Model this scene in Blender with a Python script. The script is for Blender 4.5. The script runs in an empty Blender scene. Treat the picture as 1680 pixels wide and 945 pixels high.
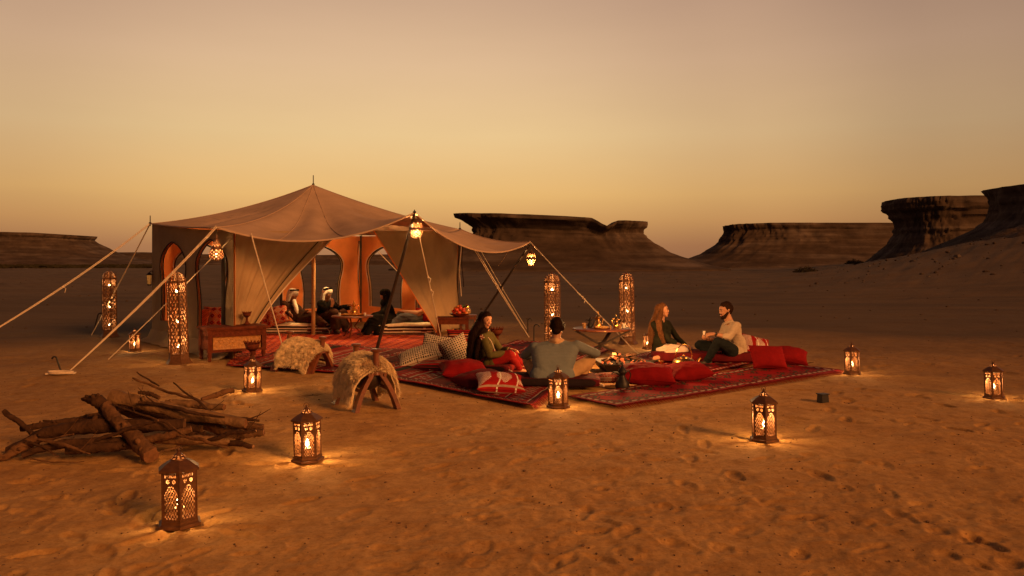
import bpy, bmesh, math, random
import numpy as np
from mathutils import Vector, Matrix, noise
from mathutils.geometry import tessellate_polygon

R = math.radians
rnd = random.Random(7)
S = bpy.context.scene
COL = S.collection

# ------------------------------------------------------------------ camera
F = 1307.0          # focal length in pixels of the 1680 px wide photograph
CH = 1.55           # eye height
HY = 430.0          # horizon row
cam_d = bpy.data.cameras.new('camera')
cam_d.sensor_width = 36.0
cam_d.lens = 36.0 * F / 1680.0
cam_d.shift_y = -(472.5 - HY) / 1680.0
cam_d.clip_start = 0.05
cam_d.clip_end = 9000.0
cam = bpy.data.objects.new('camera', cam_d)
COL.objects.link(cam)
cam.location = (0, 0, CH)
cam.rotation_euler = (R(90), 0, 0)
S.camera = cam

# ------------------------------------------------------------------ sky, sun, exposure
world = bpy.data.worlds.new('World')
S.world = world
world.use_nodes = True
nt = world.node_tree
nt.nodes.clear()
wo = nt.nodes.new('ShaderNodeOutputWorld')
bg = nt.nodes.new('ShaderNodeBackground')
tc = nt.nodes.new('ShaderNodeTexCoord')
sep = nt.nodes.new('ShaderNodeSeparateXYZ')
ramp = nt.nodes.new('ShaderNodeValToRGB')
nt.links.new(tc.outputs['Generated'], sep.inputs[0])
nt.links.new(sep.outputs['Z'], ramp.inputs[0])
def srgb(r, g, b):
    f = lambda c: (c / 255 / 12.92) if c / 255 <= 0.04045 else ((c / 255 + 0.055) / 1.055) ** 2.4
    return (f(r), f(g), f(b))
SKY = [(0.0, (170, 118, 80)), (0.020, (182, 128, 84)), (0.050, (214, 160, 98)), (0.083, (233, 184, 114)), (0.155, (233, 197, 142)),
       (0.24, (224, 187, 147)), (0.32, (208, 171, 140)), (0.45, (150, 122, 110)), (0.65, (92, 78, 84)), (1.0, (52, 47, 58))]
cr = ramp.color_ramp
cr.elements[0].position = SKY[0][0]; cr.elements[0].color = (*srgb(*SKY[0][1]), 1)
cr.elements[1].position = 1.0; cr.elements[1].color = (*srgb(*SKY[-1][1]), 1)
for p, c in SKY[1:-1]:
    e = cr.elements.new(p); e.color = (*srgb(*c), 1)
# the afterglow sits ahead and to the left; the sky is duller and pinker away from it
geo_dir = nt.nodes.new('ShaderNodeVectorMath'); geo_dir.operation = 'DOT_PRODUCT'
geo_dir.inputs[1].default_value = Vector((-0.15, 0.98, 0.10)).normalized()
nt.links.new(tc.outputs['Generated'], geo_dir.inputs[0])
mix = nt.nodes.new('ShaderNodeMix'); mix.data_type = 'RGBA'; mix.blend_type = 'MULTIPLY'
az = nt.nodes.new('ShaderNodeValToRGB')
mr = nt.nodes.new('ShaderNodeMapRange'); mr.inputs[1].default_value = -1.0; mr.inputs[2].default_value = 1.0
nt.links.new(geo_dir.outputs['Value'], mr.inputs[0]); nt.links.new(mr.outputs[0], az.inputs[0])
AZ = [(0.0, (.16, .15, .20)), (0.5, (.30, .27, .33)), (.80, (.44, .41, .50)), (.90, (.60, .57, .62)), (.955, (.79, .76, .79)), (1.0, (1.0, 1.0, 1.0))]
az.color_ramp.interpolation = 'EASE'
az.color_ramp.elements[0].color = (*AZ[0][1], 1); az.color_ramp.elements[1].color = (*AZ[-1][1], 1)
for p, c in AZ[1:-1]:
    e = az.color_ramp.elements.new(p); e.color = (*c, 1)
mix.inputs[0].default_value = 1.0
nt.links.new(ramp.outputs[0], mix.inputs[6])
nt.links.new(az.outputs[0], mix.inputs[7])
sn = nt.nodes.new('ShaderNodeTexNoise'); sn.inputs['Scale'].default_value = 2.2; sn.inputs['Detail'].default_value = 5
smap = nt.nodes.new('ShaderNodeMapping'); smap.inputs['Scale'].default_value = (1, 1, 5)
nt.links.new(tc.outputs['Generated'], smap.inputs[0]); nt.links.new(smap.outputs[0], sn.inputs['Vector'])
snr = nt.nodes.new('ShaderNodeMapRange'); snr.inputs[1].default_value = 0.3; snr.inputs[2].default_value = 0.7
snr.inputs[3].default_value = 0.965; snr.inputs[4].default_value = 1.03
nt.links.new(sn.outputs[0], snr.inputs[0])
vm = nt.nodes.new('ShaderNodeVectorMath'); vm.operation = 'SCALE'
nt.links.new(mix.outputs[2], vm.inputs[0]); nt.links.new(snr.outputs[0], vm.inputs['Scale'])
nt.links.new(vm.outputs[0], bg.inputs[0])
bg.inputs[1].default_value = 1.0
nt.links.new(bg.outputs[0], wo.inputs[0])

sun_d = bpy.data.lights.new('sun', 'SUN')
sun_d.energy = 3.25
sun_d.angle = R(20)
sun_d.color = (1.0, 0.42, 0.12)
sun = bpy.data.objects.new('sun', sun_d)
COL.objects.link(sun)
sun.location = (20, -20, 20)
SUN_FROM = Vector((0.70, -0.66, 0.40)).normalized()
sun.rotation_euler = SUN_FROM.to_track_quat('Z', 'Y').to_euler()

S.view_settings.view_transform = 'Standard'
S.view_settings.look = 'None'
S.view_settings.exposure = 0.0
S.view_settings.gamma = 1.0
S.render.engine = 'CYCLES'
S.cycles.use_denoising = True
try:
    S.cycles.denoiser = 'OPENIMAGEDENOISE'
except Exception:
    pass
S.cycles.sample_clamp_indirect = 3.0
S.cycles.max_bounces = 6
S.cycles.use_light_tree = True

LAMP = (1.0, 0.56, 0.19)     # candle colour

# ------------------------------------------------------------------ small helpers
def W(px, py, d):
    """a point seen at photograph pixel (px, py), d metres in front of the camera"""
    return Vector(((px - 840) * d / F, d, CH - (py - HY) * d / F))
def G(px, py):
    d = F * CH / (py - HY)
    return Vector(((px - 840) * d / F, d, 0))

def hsh(ix, iy, seed):
    n = (ix.astype(np.int64) * 374761393 + iy.astype(np.int64) * 668265263 + seed * 1274126177) & 0x7fffffff
    n = ((n ^ (n >> 13)) * 1274126177) & 0x7fffffff
    return ((n ^ (n >> 16)) & 0xffff) / 65535.0
def vnoise(x, y, seed=0):
    x = np.asarray(x, float); y = np.asarray(y, float)
    ix = np.floor(x); iy = np.floor(y); fx = x - ix; fy = y - iy
    fx = fx * fx * (3 - 2 * fx); fy = fy * fy * (3 - 2 * fy)
    a = hsh(ix, iy, seed); b = hsh(ix + 1, iy, seed); c = hsh(ix, iy + 1, seed); d = hsh(ix + 1, iy + 1, seed)
    return (a + (b - a) * fx) * (1 - fy) + (c + (d - c) * fx) * fy - 0.5
def fbm(x, y, seed=0, octv=4, gain=0.5):
    s = 0; a = 1; t = 1.0
    for o in range(octv):
        s = s + a * vnoise(x * t + 17.3 * o, y * t - 9.1 * o, seed + o)
        a *= gain; t *= 2.03
    return s

def tag(o, label=None, cat=None, group=None, kind=None):
    if label: o['label'] = label
    if cat: o['category'] = cat
    if group: o['group'] = group
    if kind: o['kind'] = kind
    return o
def empty(name, loc, rz=0, label=None, cat=None, group=None):
    o = bpy.data.objects.new(name, None); COL.objects.link(o)
    o.empty_display_size = 0.2
    o.location = loc; o.rotation_euler = (0, 0, rz)
    return tag(o, label, cat, group)
def copy_tree(o, parent=None):
    c = o.copy(); COL.objects.link(c)
    if parent: c.parent = parent
    for ch in list(o.children):
        copy_tree(ch, c)
    return c

# ------------------------------------------------------------------ materials
def mat(name, color, rough=0.8, metal=0.0, var=0.0, vscale=6.0, bump=0.0, bscale=40.0, color2=None, sheen=0.0,
        emit=None, estr=0.0, attr=False, trans=0.0, wave=None, coat=0.0):
    m = bpy.data.materials.new(name); m.use_nodes = True
    n = m.node_tree; b = n.nodes['Principled BSDF']; L = n.links
    b.inputs['Base Color'].default_value = (*color, 1)
    b.inputs['Roughness'].default_value = rough
    b.inputs['Metallic'].default_value = metal
    b.inputs['Coat Weight'].default_value = coat
    if rough >= .6 and metal == 0: b.inputs['Specular IOR Level'].default_value = .12
    if sheen:
        b.inputs['Sheen Weight'].default_value = sheen
        b.inputs['Sheen Roughness'].default_value = 0.5
    if emit:
        b.inputs['Emission Color'].default_value = (*emit, 1)
        b.inputs['Emission Strength'].default_value = estr
    t = n.nodes.new('ShaderNodeTexCoord')
    src = None
    if attr:
        a = n.nodes.new('ShaderNodeAttribute'); a.attribute_name = 'Col'
        src = a.outputs['Color']
    if var > 0:
        no = n.nodes.new('ShaderNodeTexNoise'); no.inputs['Scale'].default_value = vscale
        no.inputs['Detail'].default_value = 6; no.inputs['Roughness'].default_value = 0.6
        L.new(t.outputs['Object'], no.inputs['Vector'])
        mp = n.nodes.new('ShaderNodeMapRange')
        mp.inputs[1].default_value = 0.3; mp.inputs[2].default_value = 0.7
        L.new(no.outputs[0], mp.inputs[0])
        mx = n.nodes.new('ShaderNodeMix'); mx.data_type = 'RGBA'
        if color2 is not None and not attr:
            mx.inputs[6].default_value = (*color, 1); mx.inputs[7].default_value = (*color2, 1)
            L.new(mp.outputs[0], mx.inputs[0])
        else:
            mx.blend_type = 'MULTIPLY'; mx.inputs[0].default_value = 1.0
            mp.inputs[3].default_value = 1 - var; mp.inputs[4].default_value = 1 + var
            cb = n.nodes.new('ShaderNodeCombineColor')
            for i in range(3): L.new(mp.outputs[0], cb.inputs[i])
            if src is not None: L.new(src, mx.inputs[6])
            else: mx.inputs[6].default_value = (*color, 1)
            L.new(cb.outputs[0], mx.inputs[7])
        src = mx.outputs[2]
    if src is not None: L.new(src, b.inputs['Base Color'])
    if bump > 0:
        no = n.nodes.new('ShaderNodeTexNoise'); no.inputs['Scale'].default_value = bscale
        no.inputs['Detail'].default_value = 5
        L.new(t.outputs['Object'], no.inputs['Vector'])
        bp = n.nodes.new('ShaderNodeBump'); bp.inputs['Strength'].default_value = 1.0
        bp.inputs['Distance'].default_value = bump
        L.new(no.outputs[0], bp.inputs['Height'])
        L.new(bp.outputs[0], b.inputs['Normal'])
    if trans > 0:   # thin cloth that passes some light
        out = n.nodes['Material Output']
        tr = n.nodes.new('ShaderNodeBsdfTranslucent')
        if src is not None: L.new(src, tr.inputs[0])
        else: tr.inputs[0].default_value = (*color, 1)
        ms = n.nodes.new('ShaderNodeMixShader'); ms.inputs[0].default_value = trans
        L.new(b.outputs[0], ms.inputs[1]); L.new(tr.outputs[0], ms.inputs[2])
        L.new(ms.outputs[0], out.inputs['Surface'])
    return m

M = {}
M['canvas'] = mat('canvas_cloth', (0.38, 0.25, 0.143), 0.9, var=0.2, vscale=1.3, bump=0.006, bscale=7, trans=0.10)
M['roofcanvas'] = mat('roof_canvas_cloth', (0.46, 0.305, 0.215), 0.9, var=0.18, vscale=1.1, bump=0.010, bscale=4.5)
M['liner'] = mat('orange_liner_cloth', (0.74, 0.24, 0.075), 0.85, var=0.10, vscale=3, bump=0.006, bscale=8, trans=0.15)
M['trimdark'] = mat('dark_piping', (0.03, 0.02, 0.02), 0.8)
M['trimpale'] = mat('pale_piping', (0.65, 0.5, 0.38), 0.8)
M['pole_dark'] = mat('dark_pole_wood', (0.035, 0.02, 0.014), 0.55, var=0.3, vscale=12)
M['pole_pale'] = mat('pale_pole_wood', (0.42, 0.22, 0.10), 0.6, var=0.2, vscale=14, bump=0.002)
M['wood'] = mat('red_brown_wood', (0.16, 0.042, 0.014), 0.45, var=0.35, vscale=14, bump=0.002, bscale=60, coat=0.15)
M['wood_dark'] = mat('dark_carved_wood', (0.11, 0.024, 0.010), 0.8, var=0.35, vscale=18, bump=0.006, bscale=55)
M['wood_gold'] = mat('golden_carved_wood', (0.36, 0.15, 0.03), 0.5, var=0.35, vscale=30, bump=0.012, bscale=42)
M['rope'] = mat('rope_fibre', (0.62, 0.47, 0.34), 0.9, var=0.15, vscale=60)
M['bronze'] = mat('bronze_sheet', (0.13, 0.052, 0.020), 0.5, metal=0.3, var=0.3, vscale=30)
M['brass'] = mat('polished_brass', (0.75, 0.42, 0.13), 0.22, metal=1.0, var=0.12, vscale=20)
M['copper'] = mat('aged_copper', (0.62, 0.33, 0.10), 0.30, metal=1.0, var=0.2, vscale=14)
M['iron'] = mat('black_iron', (0.025, 0.018, 0.016), 0.5, metal=0.4)
M['flame'] = mat('candle_flame', (1, 0.7, 0.3), 0.5, emit=(1.0, 0.66, 0.27), estr=22)
M['wax'] = mat('candle_wax', (0.75, 0.6, 0.4), 0.5)
M['print'] = mat('woven_print', (0.3, 0.02, 0.02), 0.9, attr=True, var=0.16, vscale=18, bump=0.004, bscale=90)
M['red'] = mat('plain_red_cotton', (0.22, 0.006, 0.008), 0.9, var=0.18, vscale=5, bump=0.012, bscale=9)
M['maroon'] = mat('maroon_cotton', (0.11, 0.007, 0.010), 0.85, var=0.2, vscale=9, bump=0.006, bscale=18)
M['fleece'] = mat('sheepskin_wool', (0.80, 0.60, 0.36), 0.9, var=0.3, vscale=16)
M['leather'] = mat('black_leather', (0.03, 0.017, 0.013), 0.45, var=0.3, vscale=20)
M['skin'] = mat('skin', (0.52, 0.25, 0.14), 0.5, var=0.06, vscale=30)
M['skin2'] = mat('tanned_skin', (0.36, 0.16, 0.085), 0.5, var=0.06, vscale=30)
M['lips'] = mat('lips', (0.36, 0.11, 0.08), 0.45)
M['eye'] = mat('dark_eye', (0.03, 0.015, 0.01), 0.3)
M['teeth'] = mat('teeth', (0.8, 0.72, 0.6), 0.35)
M['hair_black'] = mat('black_hair', (0.016, 0.007, 0.005), 0.65, var=0.4, vscale=60)
M['hair_brown'] = mat('dark_brown_hair', (0.026, 0.012, 0.007), 0.65, var=0.4, vscale=60)
M['hair_blond'] = mat('long_fair_hair', (0.13, 0.055, 0.022), 0.45, var=0.35, vscale=50)
for k_ in ('hair_black', 'hair_brown', 'hair_blond'): M[k_].node_tree.nodes['Principled BSDF'].inputs['Specular IOR Level'].default_value = .04
def cloth(name, c, v=0.14): return mat(name, c, 0.9, var=v, vscale=10, bump=0.003, bscale=40)
M['olive'] = cloth('olive_shirt_cloth', (0.085, 0.068, 0.022))
M['trouser_red'] = cloth('red_trouser_cloth', (0.26, 0.012, 0.012))
M['greysweater'] = cloth('grey_blue_sweater', (0.16, 0.175, 0.18), 0.08)
M['tan'] = cloth('tan_trouser_cloth', (0.42, 0.25, 0.12))
M['scarf'] = cloth('sand_scarf_cloth', (0.55, 0.33, 0.18))
M['darkgreen'] = cloth('dark_green_blouse', (0.022, 0.022, 0.013), 0.3)
M['offwhite'] = cloth('off_white_skirt', (0.68, 0.52, 0.42))
M['beige'] = cloth('beige_linen_shirt', (0.50, 0.38, 0.27))
M['jeans'] = cloth('dark_jeans', (0.014, 0.017, 0.018))
M['denim'] = cloth('grey_blue_cloth', (0.11, 0.115, 0.14))
M['robe_brown'] = cloth('brown_robe_cloth', (0.045, 0.020, 0.013))
M['robe_black'] = cloth('black_robe_cloth', (0.007, 0.006, 0.006))
M['white'] = cloth('white_headcloth', (0.78, 0.70, 0.60), 0.06)
M['shoe'] = mat('dark_leather_shoe', (0.03, 0.018, 0.012), 0.5)
M['bark'] = mat('dry_bark', (0.14, 0.065, 0.03), 0.9, var=0.45, vscale=9, bump=0.02, bscale=22)
M['bark_pale'] = mat('pale_dry_wood', (0.21, 0.11, 0.052), 0.85, var=0.35, vscale=10, bump=0.014, bscale=26)
M['bark_dark'] = mat('charred_bark', (0.065, 0.03, 0.016), 0.9, var=0.45, vscale=9, bump=0.02, bscale=22)
M['cutwood'] = mat('cut_wood_end', (0.19, 0.085, 0.04), 0.8, var=0.3, vscale=30)
M['coal'] = mat('charcoal', (0.02, 0.017, 0.016), 0.9, var=0.4, vscale=40, bump=0.01, bscale=50)
M['ember'] = mat('glowing_ember', (0.25, 0.05, 0.02), 0.8, emit=(1.0, 0.16, 0.03), estr=.75)
M['ember_hot'] = mat('hot_ember', (0.5, 0.15, 0.05), 0.8, emit=(1.0, 0.36, 0.09), estr=1.1)
M['flamefire'] = mat('fire_flame', (1, 0.5, 0.2), 0.8, emit=(1.0, 0.40, 0.10), estr=1.3)
M['ash'] = mat('pale_ash', (0.42, 0.36, 0.3), 0.95, var=0.2, vscale=40)
M['fruit_red'] = mat('red_fruit_skin', (0.50, 0.05, 0.02), 0.35, var=0.2, vscale=30)
M['fruit_orange'] = mat('orange_fruit_skin', (0.60, 0.17, 0.03), 0.45, var=0.12, vscale=30)
M['leafgreen'] = mat('green_leaf', (0.05, 0.075, 0.02), 0.5, var=0.3, vscale=30)
M['bush'] = mat('dry_desert_scrub', (0.045, 0.036, 0.02), 0.9, var=0.4, vscale=3)
M['glass'] = mat('tea_glass', (0.75, 0.45, 0.2), 0.12, coat=0.5)
M['glass'].node_tree.nodes['Principled BSDF'].inputs['Transmission Weight'].default_value = 0.7
M['tea'] = mat('amber_tea', (0.35, 0.08, 0.015), 0.15)
M['plate'] = mat('grey_plate', (0.45, 0.36, 0.28), 0.5)
M['food'] = mat('dates_and_pastry', (0.55, 0.30, 0.10), 0.7, var=0.5, vscale=40)

# ------------------------------------------------------------------ mesh builder
class MB:
    def __init__(s): s.v = []; s.f = []; s.mi = []; s.fc = []
    def add(s, vs, fs, mi=0, col=None):
        k = len(s.v)
        s.v.extend([tuple(p) for p in vs])
        for f in fs:
            s.f.append(tuple(i + k for i in f)); s.mi.append(mi)
            if col is not None: s.fc.append(col)
        return s
    def box(s, c, size, rot=None, mi=0, taper=1.0):
        c = Vector(c); sx, sy, sz = (q / 2 for q in size); vs = []
        for z in (-1, 1):
            t = taper if z > 0 else 1
            for x, y in ((-1, -1), (1, -1), (1, 1), (-1, 1)):
                p = Vector((x * sx * t, y * sy * t, z * sz))
                if rot is not None: p = rot @ p
                vs.append(p + c)
        return s.add(vs, [(3, 2, 1, 0), (4, 5, 6, 7), (0, 1, 5, 4), (1, 2, 6, 5), (2, 3, 7, 6), (3, 0, 4, 7)], mi)
    def bar(s, a, b, w, h, mi=0, up=(0, 0, 1)):
        a = Vector(a); b = Vector(b); z = (b - a); L = z.length; z.normalize()
        x = Vector(up).cross(z)
        if x.length < 1e-4: x = Vector((1, 0, 0)).cross(z)
        x.normalize(); y = z.cross(x)
        return s.box((a + b) / 2, (w, h, L), Matrix((x, y, z)).transposed(), mi)
    def tube(s, pts, rad, n=8, mi=0, cap=True, wob=0.0, seed=0, flat=1.0):
        pts = [Vector(p) for p in pts]
        if not hasattr(rad, '__len__'): rad = [rad] * len(pts)
        x = None; rings = []
        for i, p in enumerate(pts):
            t = (pts[min(i + 1, len(pts) - 1)] - pts[max(i - 1, 0)])
            if t.length < 1e-9: t = Vector((0, 0, 1))
            t.normalize()
            if x is None:
                x = Vector((0, 0, 1)).cross(t)
                if x.length < 1e-3: x = Vector((1, 0, 0)).cross(t)
            x = (x - t * x.dot(t)).normalized(); y = t.cross(x)
            ring = []
            for k in range(n):
                a = 2 * math.pi * k / n
                r = rad[i]
                if wob: r *= 1 + wob * noise.noise(Vector((i * 0.9 + seed * 7.7, math.cos(a) * 1.3, math.sin(a) * 1.3)))
                ring.append(p + x * (math.cos(a) * r) + y * (math.sin(a) * r * flat))
            rings.append(ring)
        vs = [q for r_ in rings for q in r_]
        fs = []
        for i in range(len(pts) - 1):
            for k in range(n):
                k2 = (k + 1) % n
                fs.append((i * n + k, i * n + k2, (i + 1) * n + k2, (i + 1) * n + k))
        s.add(vs, fs, mi)
        if cap:
            k0 = len(s.v) - len(vs)
            s.f.append(tuple(k0 + k for k in reversed(range(n)))); s.mi.append(mi)
            s.f.append(tuple(k0 + (len(pts) - 1) * n + k for k in range(n))); s.mi.append(mi)
        return s
    def lathe(s, prof, c=(0, 0, 0), n=16, mi=0, axis=None, phase=0.0, cap=True):
        """prof: list of (radius, height)"""
        c = Vector(c)
        q = Matrix.Identity(3) if axis is None else Vector(axis).to_track_quat('Z', 'Y').to_matrix()
        vs = []
        for r, z in prof:
            for k in range(n):
                a = 2 * math.pi * k / n + phase
                vs.append(c + q @ Vector((math.cos(a) * r, math.sin(a) * r, z)))
        fs = [(i * n + k, i * n + (k + 1) % n, (i + 1) * n + (k + 1) % n, (i + 1) * n + k)
              for i in range(len(prof) - 1) for k in range(n)]
        if cap:
            fs.append(tuple(reversed(range(n)))); fs.append(tuple((len(prof) - 1) * n + k for k in range(n)))
        return s.add(vs, fs, mi)
    def ball(s, c, r, n=10, mi=0, rot=None):
        if not hasattr(r, '__len__'): r = (r, r, r)
        c = Vector(c); m = max(4, n // 2 + 1); vs = []
        for i in range(1, m):
            ph = math.pi * i / m
            for k in range(n):
                a = 2 * math.pi * k / n
                p = Vector((math.sin(ph) * math.cos(a) * r[0], math.sin(ph) * math.sin(a) * r[1], math.cos(ph) * r[2]))
                if rot is not None: p = rot @ p
                vs.append(c + p)
        t = Vector((0, 0, r[2])); 
        if rot is not None: t = rot @ t
        vs += [c + t, c - t]; T = len(vs) - 2
        fs = [(i * n + (k + 1) % n, i * n + k, (i + 1) * n + k, (i + 1) * n + (k + 1) % n)
              for i in range(m - 2) for k in range(n)]
        for k in range(n):
            fs.append((T, k, (k + 1) % n)); fs.append((T + 1, (m - 2) * n + (k + 1) % n, (m - 2) * n + k))
        return s.add(vs, fs, mi)
    def build(s, name, mats, parent=None, world=False, smooth=True, base=None):
        """parts: geometry local to the parent; world=True when written in world coordinates"""
        off = Vector((0, 0, 0))
        if world and parent is not None: off = Vector(parent.location)
        if base is not None: off = Vector(base)
        me = bpy.data.meshes.new(name)
        me.from_pydata([(p[0] - off.x, p[1] - off.y, p[2] - off.z) for p in s.v], [], s.f)
        if not isinstance(mats, (list, tuple)): mats = [mats]
        for m in mats: me.materials.append(m)
        if len(mats) > 1: me.polygons.foreach_set('material_index', s.mi)
        if s.fc and len(s.fc) == len(s.f): paint(me, s.fc)
        if smooth: smooth_by(me, smooth if smooth is not True else 40)
        o = bpy.data.objects.new(name, me); COL.objects.link(o)
        if parent is not None: o.parent = parent
        elif base is not None: o.location = base
        return o

def smooth_by(me, deg):
    me.polygons.foreach_set('use_smooth', [True] * len(me.polygons))
    try: me.set_sharp_from_angle(angle=R(deg))
    except Exception: pass
def paint(me, cols):
    at = me.color_attributes.new('Col', 'FLOAT_COLOR', 'CORNER')
    tot = np.empty(len(me.polygons), dtype=np.int32); me.polygons.foreach_get('loop_total', tot)
    c = np.ones((len(cols), 4), dtype=np.float32); c[:, :3] = np.array(cols, dtype=np.float32)
    at.data.foreach_set('color', np.repeat(c, tot, axis=0).ravel())
def grid_mesh(name, X, Y, Z, mats, parent=None, cols=None, deg=180, base=None, wrap=False):
    """a quad sheet through numpy arrays of shape (rows, cols)"""
    nr, nc = X.shape
    if base is None and parent is not None: base = parent.location
    bx, by, bz = base if base is not None else (0, 0, 0)
    co = np.stack([X - bx, Y - by, Z - bz], -1).reshape(-1, 3).astype(np.float32)
    i = np.arange(nr - 1)[:, None] * nc; j = np.arange(nc - 1)[None, :]
    a = (i + j).ravel(); q = np.stack([a, a + 1, a + nc + 1, a + nc], -1).astype(np.int32)
    me = bpy.data.meshes.new(name)
    me.vertices.add(len(co)); me.vertices.foreach_set('co', co.ravel())
    me.loops.add(q.size); me.loops.foreach_set('vertex_index', q.ravel())
    me.polygons.add(len(q)); me.polygons.foreach_set('loop_start', np.arange(len(q), dtype=np.int32) * 4)
    me.update(calc_edges=True)
    if not isinstance(mats, (list, tuple)): mats = [mats]
    for m in mats: me.materials.append(m)
    if cols is not None: paint(me, cols.reshape(-1, 3))
    smooth_by(me, deg)
    o = bpy.data.objects.new(name, me); COL.objects.link(o)
    if parent is not None: o.parent = parent
    elif base is not None: o.location = base
    return o
def solid(o, t, off=-1):
    m = o.modifiers.new('thickness', 'SOLIDIFY'); m.thickness = t; m.offset = off
    return o

# ------------------------------------------------------------------ rugs' outlines (needed by the ground)
RUGS = {
 'tent':  [G(372, 600), G(560, 612), G(765, 556), G(440, 528)],
 'front': [G(376, 603), G(552, 614), G(706, 578), G(505, 565)],
 'left':  [G(545, 606), G(872, 672), G(912, 640), G(690, 574)],
 'mid':   [G(640, 606), G(800, 628), G(880, 600), G(760, 568)],
 'back':  [G(742, 592), G(905, 606), G(1010, 574), G(850, 559)],
 'right': [G(932, 655), G(1012, 671), G(1386, 612), G(1285, 597)],
 'couple':[G(985, 600), G(1130, 620), G(1275, 590), G(1100, 570)],
}
def poly_dist(px, py, poly):
    """signed distance (negative inside) to a polygon, vectorised"""
    d = np.full(px.shape, 1e9); ins = np.zeros(px.shape, bool)
    n = len(poly)
    for i in range(n):
        ax, ay = poly[i][0], poly[i][1]; bx, by = poly[(i + 1) % n][0], poly[(i + 1) % n][1]
        ex, ey = bx - ax, by - ay; L = ex * ex + ey * ey
        t = np.clip(((px - ax) * ex + (py - ay) * ey) / L, 0, 1)
        d = np.minimum(d, np.hypot(px - ax - t * ex, py - ay - t * ey))
        c = ((ay > py) != (by > py)) & (px < (bx - ax) * (py - ay) / (by - ay + 1e-12) + ax)
        ins ^= c
    return np.where(ins, -d, d)

# ------------------------------------------------------------------ tent corners
TL, TF, TR = Vector((-7.20, 15.94, 0)), Vector((-4.44, 12.69, 0)), Vector((-1.18, 17.6, 0))
TB = TL + TR - TF
PEAK = W(514, 303, 16.77)
A1, A2, A3 = W(355, 373, 12.2), W(680, 349, 13.0), W(870, 397, 16.0)

def smooth01(t): t = np.clip(t, 0, 1); return t * t * (3 - 2 * t)
def base_h(x, y):
    """gentle relief of the sand"""
    x = np.asarray(x, float); y = np.asarray(y, float)
    h = 0.045 * fbm(x * 0.33, y * 0.33, 3, 3) + 0.022 * fbm(x * 1.3, y * 1.3, 11, 3)
    near = np.full(x.shape, 1e9)
    for k in RUGS: near = np.minimum(near, poly_dist(x, y, RUGS[k]))
    near = np.minimum(near, poly_dist(x, y, [TL, TF, TR, TB]))
    m = smooth01(near / 0.7)
    h = h * m
    far = smooth01((y - 22) / 40)
    h = h * (1 + 4 * far)
    # the land climbs to the cliffs on the right
    rx = (x - 0.30 * y) / (0.34 * y + 8)
    rise = smooth01(rx) * smooth01((y - 26) / 60)
    h = h + rise * 5.2
    return h
def gz(x, y): return float(base_h(np.array([x]), np.array([y]))[0])

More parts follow.
